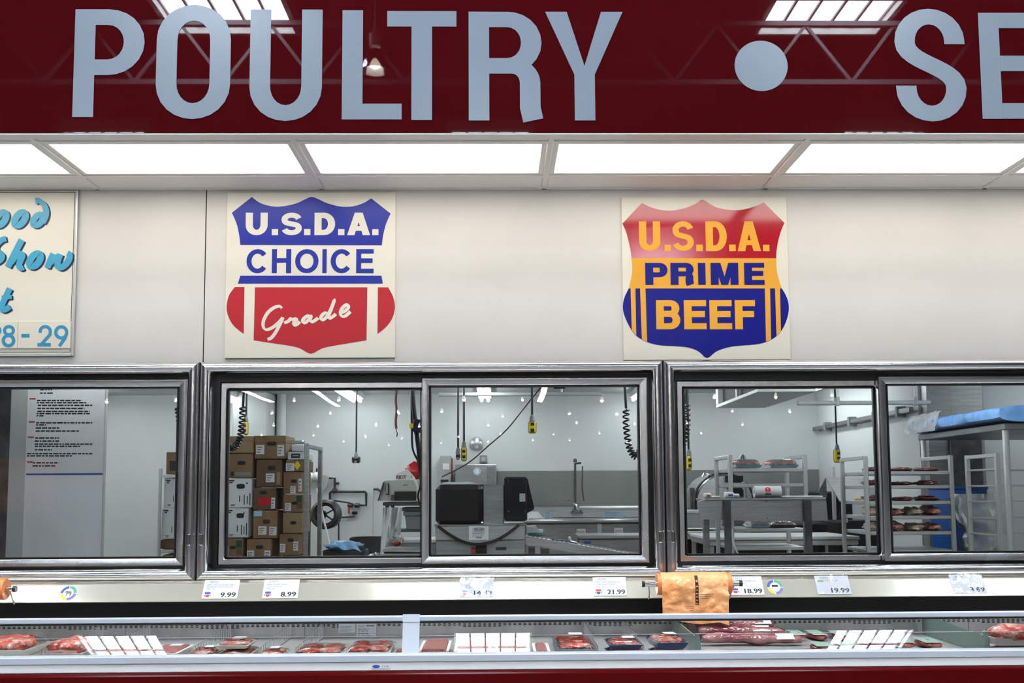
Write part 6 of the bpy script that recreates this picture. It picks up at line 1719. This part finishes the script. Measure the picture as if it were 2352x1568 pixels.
build(prism(MB(), [(1566,1178),(1572,1212),(1658,1212),(1662,1178)], 9.62, .5), 'tub_body', m_brushd, t); build(bp(MB(), 1562, 1172, 1662, 1178.5, 9.60, .54, .006), 'rim', m_alu, t)
t = thing('steel_hook_arm', 'bent steel hook rising behind the near rack', 'hook', (U(1704,1060,10).x, 10, 1.5))
build(tb(MB(), [(1700,1062),(1700,1058),(1702,1048),(1706,1043),(1710,1048),(1711,1110)], 10.0, .016).tube([U(1711,1110,10.0), (U(1711,1110,10.0).x, 10.0, .0)], .016), 'hook', m_brushd, t, True)
# grinder with open hood
t = thing('hooded_grinder', 'dark meat grinder under a sloping steel hood', 'machine', (U(1950,1290,9.9).x, 10.2, 0))
A = [U(1897,1096,10.55), U(1982,1096,10.55), U(1992,1150,9.75), U(1929,1150,9.75)]
nr = (A[1]-A[0]).cross(A[3]-A[0]).normalized()*.012
build(MB().hexa([A[3], A[2], A[1], A[0], A[3]+nr, A[2]+nr, A[1]+nr, A[0]+nr]), 'hood', m_brush, t)
build(MB().poly([(U(1897,1097,10.56).x, U(1897,1097,10.56).z), (U(1879,1130,10.56).x, U(1879,1130,10.56).z), (U(1894,1146,10.56).x, U(1894,1146,10.56).z), (U(1900,1140,10.56).x, U(1900,1140,10.56).z)][::-1], vplane(10.56), 0, -.02), 'hood_side', m_brushd, t)
build(bp(MB(), 1890, 1128, 2010, 1300, 10.9, .5, .02), 'body', m_charc, t)
build(MB().rbox(U(1745,1200,10.0).x, U(1903,1200,10.0).x, 10.0, 10.4, 0, U(1830,1200,10.0).z, .02), 'added_dark_block', m_charc, t)  # block added to darken the region below the tables
x0_, x1_ = U(1905,1180,10.4).x, U(1995,1180,10.4).x
build(MB().rbox(x0_, x1_, 10.1, 10.59, 0, U(1950,1196,10.1).z, .02), 'housing', m_charc, t)
build(bp(MB(), 1940, 1190, 1948, 1200, 10.05, .04, .006), 'knob', m_white, t)
build(bp(MB(), 1964, 1144, 1979, 1149, 9.72, .01, .002), 'yellow_tag', m_yellow, t)
build(MB().tube([(U(1913,1100,10.75).x,10.75,0),(U(1913,1072,10.75).x,10.75,U(1913,1072,10.75).z)], .022, 10), 'standpipe', m_alu, t, True)
# cooling unit under the ceiling
t = thing('cooling_unit', 'white ceiling cooling unit with dark open side', 'cooling unit', (2.36, 9.1, 2.40), None)
e0, e1, f0, f1, zb_ = 2.14, 2.62, 8.32, 9.92, 2.41
build(MB().rbox(e0, e1, f0, f1, zb_, zb_+.03, .004), 'drip_pan', m_white, t)
build(MB().rbox(e0, e1, f0, f0+.03, zb_+.031, RC-.002, .004), 'end_panel', m_greyl, t); build(MB().rbox(e0, e1, f1-.09, f1, zb_+.031, RC-.002, .004), 'end_panel', m_white, t)
build(MB().box(e0+.05, e1-.03, f0+.031, f1-.091, zb_+.031, RC-.004), 'coil_core', m_black, t)
build(MB().rbox(e0+.01, e0+.03, (f0+f1)/2-.02, (f0+f1)/2+.02, zb_+.031, RC-.003, .002), 'divider', m_white, t)
build(MB().rbox(e1-.028, e1, f0+.031, f1-.091, zb_+.031, RC-.003, .002), 'rear_panel', m_white, t)
t = thing('overhead_pipe', 'white pipe hung from rods before the right white wall', 'pipe', (2.9, 8.7, 2.3))
zq = U(1980,925,8.75).z
build(MB().tube([(U(1832,924,8.75).x,8.75,zq),(RR-.01 if False else U(2136,927,8.75).x,8.75,zq)], .020, 10), 'pipe', m_roomw, t, True)
for px in (1923, 2100): x = U(px,920,8.75).x; build(MB().tube([(x,8.75,zq+.018),(x,8.75,RC-.002)], .009, 6), 'hanger_rod', m_alu, t); build(MB().rbox(x-.014, x+.014, 8.725, 8.775, zq-.026, zq+.05, .003), 'clamp', m_alu, t)
t = thing('wall_rail', 'grey steel rail with clamps along the right white wall', 'rail', (RR-.05, 10.5, 2.2))
zq = 2.325
build(MB().rbox(RR-.075, RR-.035, 9.12, 11.95, zq-.022, zq+.022, .004), 'rail', m_brushd, t)
for y in (9.4, 10.0, 10.7, 11.5): build(MB().rbox(RR-.085, RR-.001, y-.025, y+.025, zq-.05, zq+.05, .004), 'clamp', m_grey, t)
# steel column / door at the end of the right wall
dn = structure('door_1', (4.0, 8.95, 0))
build(MB().rbox(RR+.02, 4.30, 8.96, 9.098, 0, RC-.002, .004), 'frame', m_brushd, dn)
build(MB().rbox(RR+.20, 4.26, 8.930, 8.958, .02, 2.05, .004), 'leaf', m_darksteel, dn)
build(MB().rbox(RR+.22, 4.00, 8.925, 8.9285, 2.06, RC-.01, .001), 'plate', m_brush, dn)
# rack loaded with meat
Yf, Yr = 7.75, 8.28
xl, xr = U(1991,1150,Yf).x, U(2187,1150,Yf).x
ys = (1082, 1114, 1150, 1184, 1220, 1262)
lv = [U(2090, y, Yf).z for y in ys]
rack('sheet rack loaded with trays of red meat', xl, xr, Yf, Yr, U(1991,1046,Yf).z, lv)
rnd = random.Random(9)
for li, (z, desc) in enumerate(zip(lv[:5], ('top', 'second', 'third', 'fourth', 'fifth'))):
    pale = li >= 3
    n = 3 if not pale else 4
    for k_ in range(n):
        f = (k_+.5)/n; w = (xr-xl-.06)/n
        cx = xl+.03+(xr-xl-.06)*f
        rz = (.020 if not pale else .036)*rnd.uniform(.8,1.15)
        o_ = MB(); o_.blob((cx, Yf+.17, z+rz*.9), (w*.46, .14, rz), li*10+k_, .42, 3.4, 26, 12, flat=rz*.88)
        xs_ = [p.x for p in o_.v]; kx = min(1, w*.98/(max(xs_)-min(xs_))); mx_ = (max(xs_)+min(xs_))/2
        for p in o_.v: p.x = cx+(p.x-mx_)*kx
        ob = build(o_, 'meat_cut', m_meatd if not pale else (m_meatp if k_ % 2 else m_fat), None, True)
        pos = ('leftmost', 'second from the left', 'third from the left', 'fourth from the left', 'rightmost')[k_ if k_ < n-1 else 4]
        tag(ob, ('pale fatty' if pale else 'dark red')+' meat cut, '+pos+' on the '+desc+' shelf of the loaded rack', 'meat', 'meat cuts on the loaded rack')
# empty rack at the right edge
Yf, Yr = 7.1, 7.55
xl, xr = U(2294,1150,Yf).x, U(2470,1150,Yf).x
t = rack('empty rack of thin rungs cut off by the right edge', xl, xr, Yf, Yr, U(2294,1040,Yf).z, [U(2330,1272,Yf).z])
for y in (1075,1113,1150,1190,1228):
    z = U(2310,y,Yf).z
    for x in (xl, xr): build(MB().rbox(x-.014, x+.014, Yf+.016, Yr-.016, z-.012, z, .002), 'rung', m_alu, t)
    build(MB().rbox(xl+.016, xr-.016, Yr-.010, Yr+.010, z-.012, z, .002), 'cross_rung', m_alu, t)
# tall frame with the blue wrapped slab
t = thing('tall_frame', 'tall steel frame table under the blue-wrapped slab', 'rack', (4.0, 7.65, 0))
s0, s1, q0, q1, zs_ = 3.42, 4.60, 6.92, 8.40, 2.055
build(MB().rbox(s0+.05, s1, q0+.02, q1-.02, zs_-.045, zs_, .004), 'top', m_brushd, t)
for x in (s0+.075, s1-.05):
    for y in (q0+.06, q1-.06): build(MB().tube([(x,y,0),(x,y,zs_-.046)], .022, 10), 'post', m_alu, t, True)
t = thing('wrapped_slab', 'long blue slab in crinkled clear wrap on top of the tall frame', 'wrapped goods', (4.0, 7.65, zs_+.001))
def slab(u, v):
    # closed loop profile round the slab, v along its length
    a = u*2*PI
    x = (s0+s1)/2 + (s1-s0)/2*math.copysign(abs(math.cos(a))**.35, math.cos(a)); z = zs_+.062 + .060*math.copysign(abs(math.sin(a))**.45, math.sin(a))
    y = q0-.02+(q1-q0+.06)*v
    k_ = (.012+.030*v*v)
    x += k_*noise.noise(Vector((a*1.5, v*9, 2)))*1.4; z += k_*.5*(noise.noise(Vector((a*2, v*12, 7)))+.2) if math.sin(a) > -.3 else .004
    return (x, y, max(z, zs_+.002))
mb = MB().grid(slab, 40, 30); n = 41
mb.f.append(tuple(range(40))); mb.f.append(tuple(30*41+i for i in range(40))[::-1])
build(mb, 'blue_slab', m_bluemat, t, True)
wr_ = MB().grid(lambda u, v: (s0-.035+.06*u+.02*noise.noise(Vector((u*4,v*9,1))), q1-.55+.60*v, zs_+.004+.155*math.sin(u*PI*.5)+.02*noise.noise(Vector((u*6,v*7,5)))), 10, 20)
build(wr_, 'loose_wrap', m_bagfilm, t, True)
# blue bin and clear bag
Y = 8.32
t = thing('blue_bin', 'deep blue plastic bin behind the loaded rack', 'bin', (U(2225,1290,Y).x, Y+.2, 0))
a, b = U(2184,1116,Y).x, U(2266,1116,Y).x; z = U(2225,1116,Y).z
build(MB().hexa([(a+.03,Y+.03,0),(b-.03,Y+.03,0),(b-.03,Y+.40,0),(a+.03,Y+.40,0),(a,Y,z-.03),(b,Y,z-.03),(b,Y+.43,z-.03),(a,Y+.43,z-.03)]), 'bin_body', m_bluebin, t)
build(MB().rbox(a-.012, b+.012, Y-.012, Y+.442, z-.029, z, .01), 'rim', m_bluebin, t, True)
t = thing('clear_bag', 'large crumpled clear plastic bag hanging in front of the blue bin', 'plastic bag', (U(2245,1280,7.9).x, 7.95, .8))
def bag(u, v):
    a = u*2*PI; wv = (.155-.05*v*v+.02*math.sin(v*8))*(1 if v < .88 else 1-(v-.88)/.12*.75)
    p = U(2240+14*v, 1134+146*v, 8.0); k_ = noise.noise(Vector((math.cos(a)*2, math.sin(a)*2, v*6)))
    return (p.x+math.cos(a)*wv*(1+.25*k_), 8.0+math.sin(a)*.13*(1+.3*k_), p.z)
build(MB().grid(bag, 28, 22), 'film', m_bagfilm, t, True)
t = thing('blue_board', 'flat blue plastic board at the sill of the right window', 'board', (U(1866,1295,6.3).x, 6.3, U(1866,1296,6.3).z))
build(prism(MB(), [(1822,1296),(1845,1284),(1905,1279),(1897,1296)], 6.32, .12), 'lid_body', M('mid_blue', (.03,.16,.42), .4), t)
build(prism(MB(), [(1868,1283),(1872,1277),(1886,1279),(1886,1283)], 6.30, .01), 'white_scrap', m_white, t)
t2 = thing('sill_cart', 'low steel cart under the blue board behind the sill', 'cart', (U(1866,1300,6.3).x, 6.4, 0))
z = U(1866,1296.5,6.32).z
build(MB().rbox(U(1780,1300,6.3).x, U(1960,1300,6.3).x, 6.24, 6.60, z-.03, z-.001, .004), 'deck', m_brushd, t2)
for px in (1786, 1954):
    for y in (6.27, 6.57): x = U(px,1300,6.3).x; build(MB().rbox(x-.013, x+.013, y-.013, y+.013, 0, z-.031, .002), 'leg', m_brushd, t2)
t = thing('white_strap', 'loose white strap hanging from the near rack', 'strap', (U(1695,1285,7.5).x, 7.5, U(1695,1285,7.5).z))
build(MB().tube([U(x,y,7.56) for x, y in spline([(1681,1215),(1684,1245),(1690,1262),(1700,1280),(1706,1288)], 5)], .008, 6), 'strap', m_white, t, True)
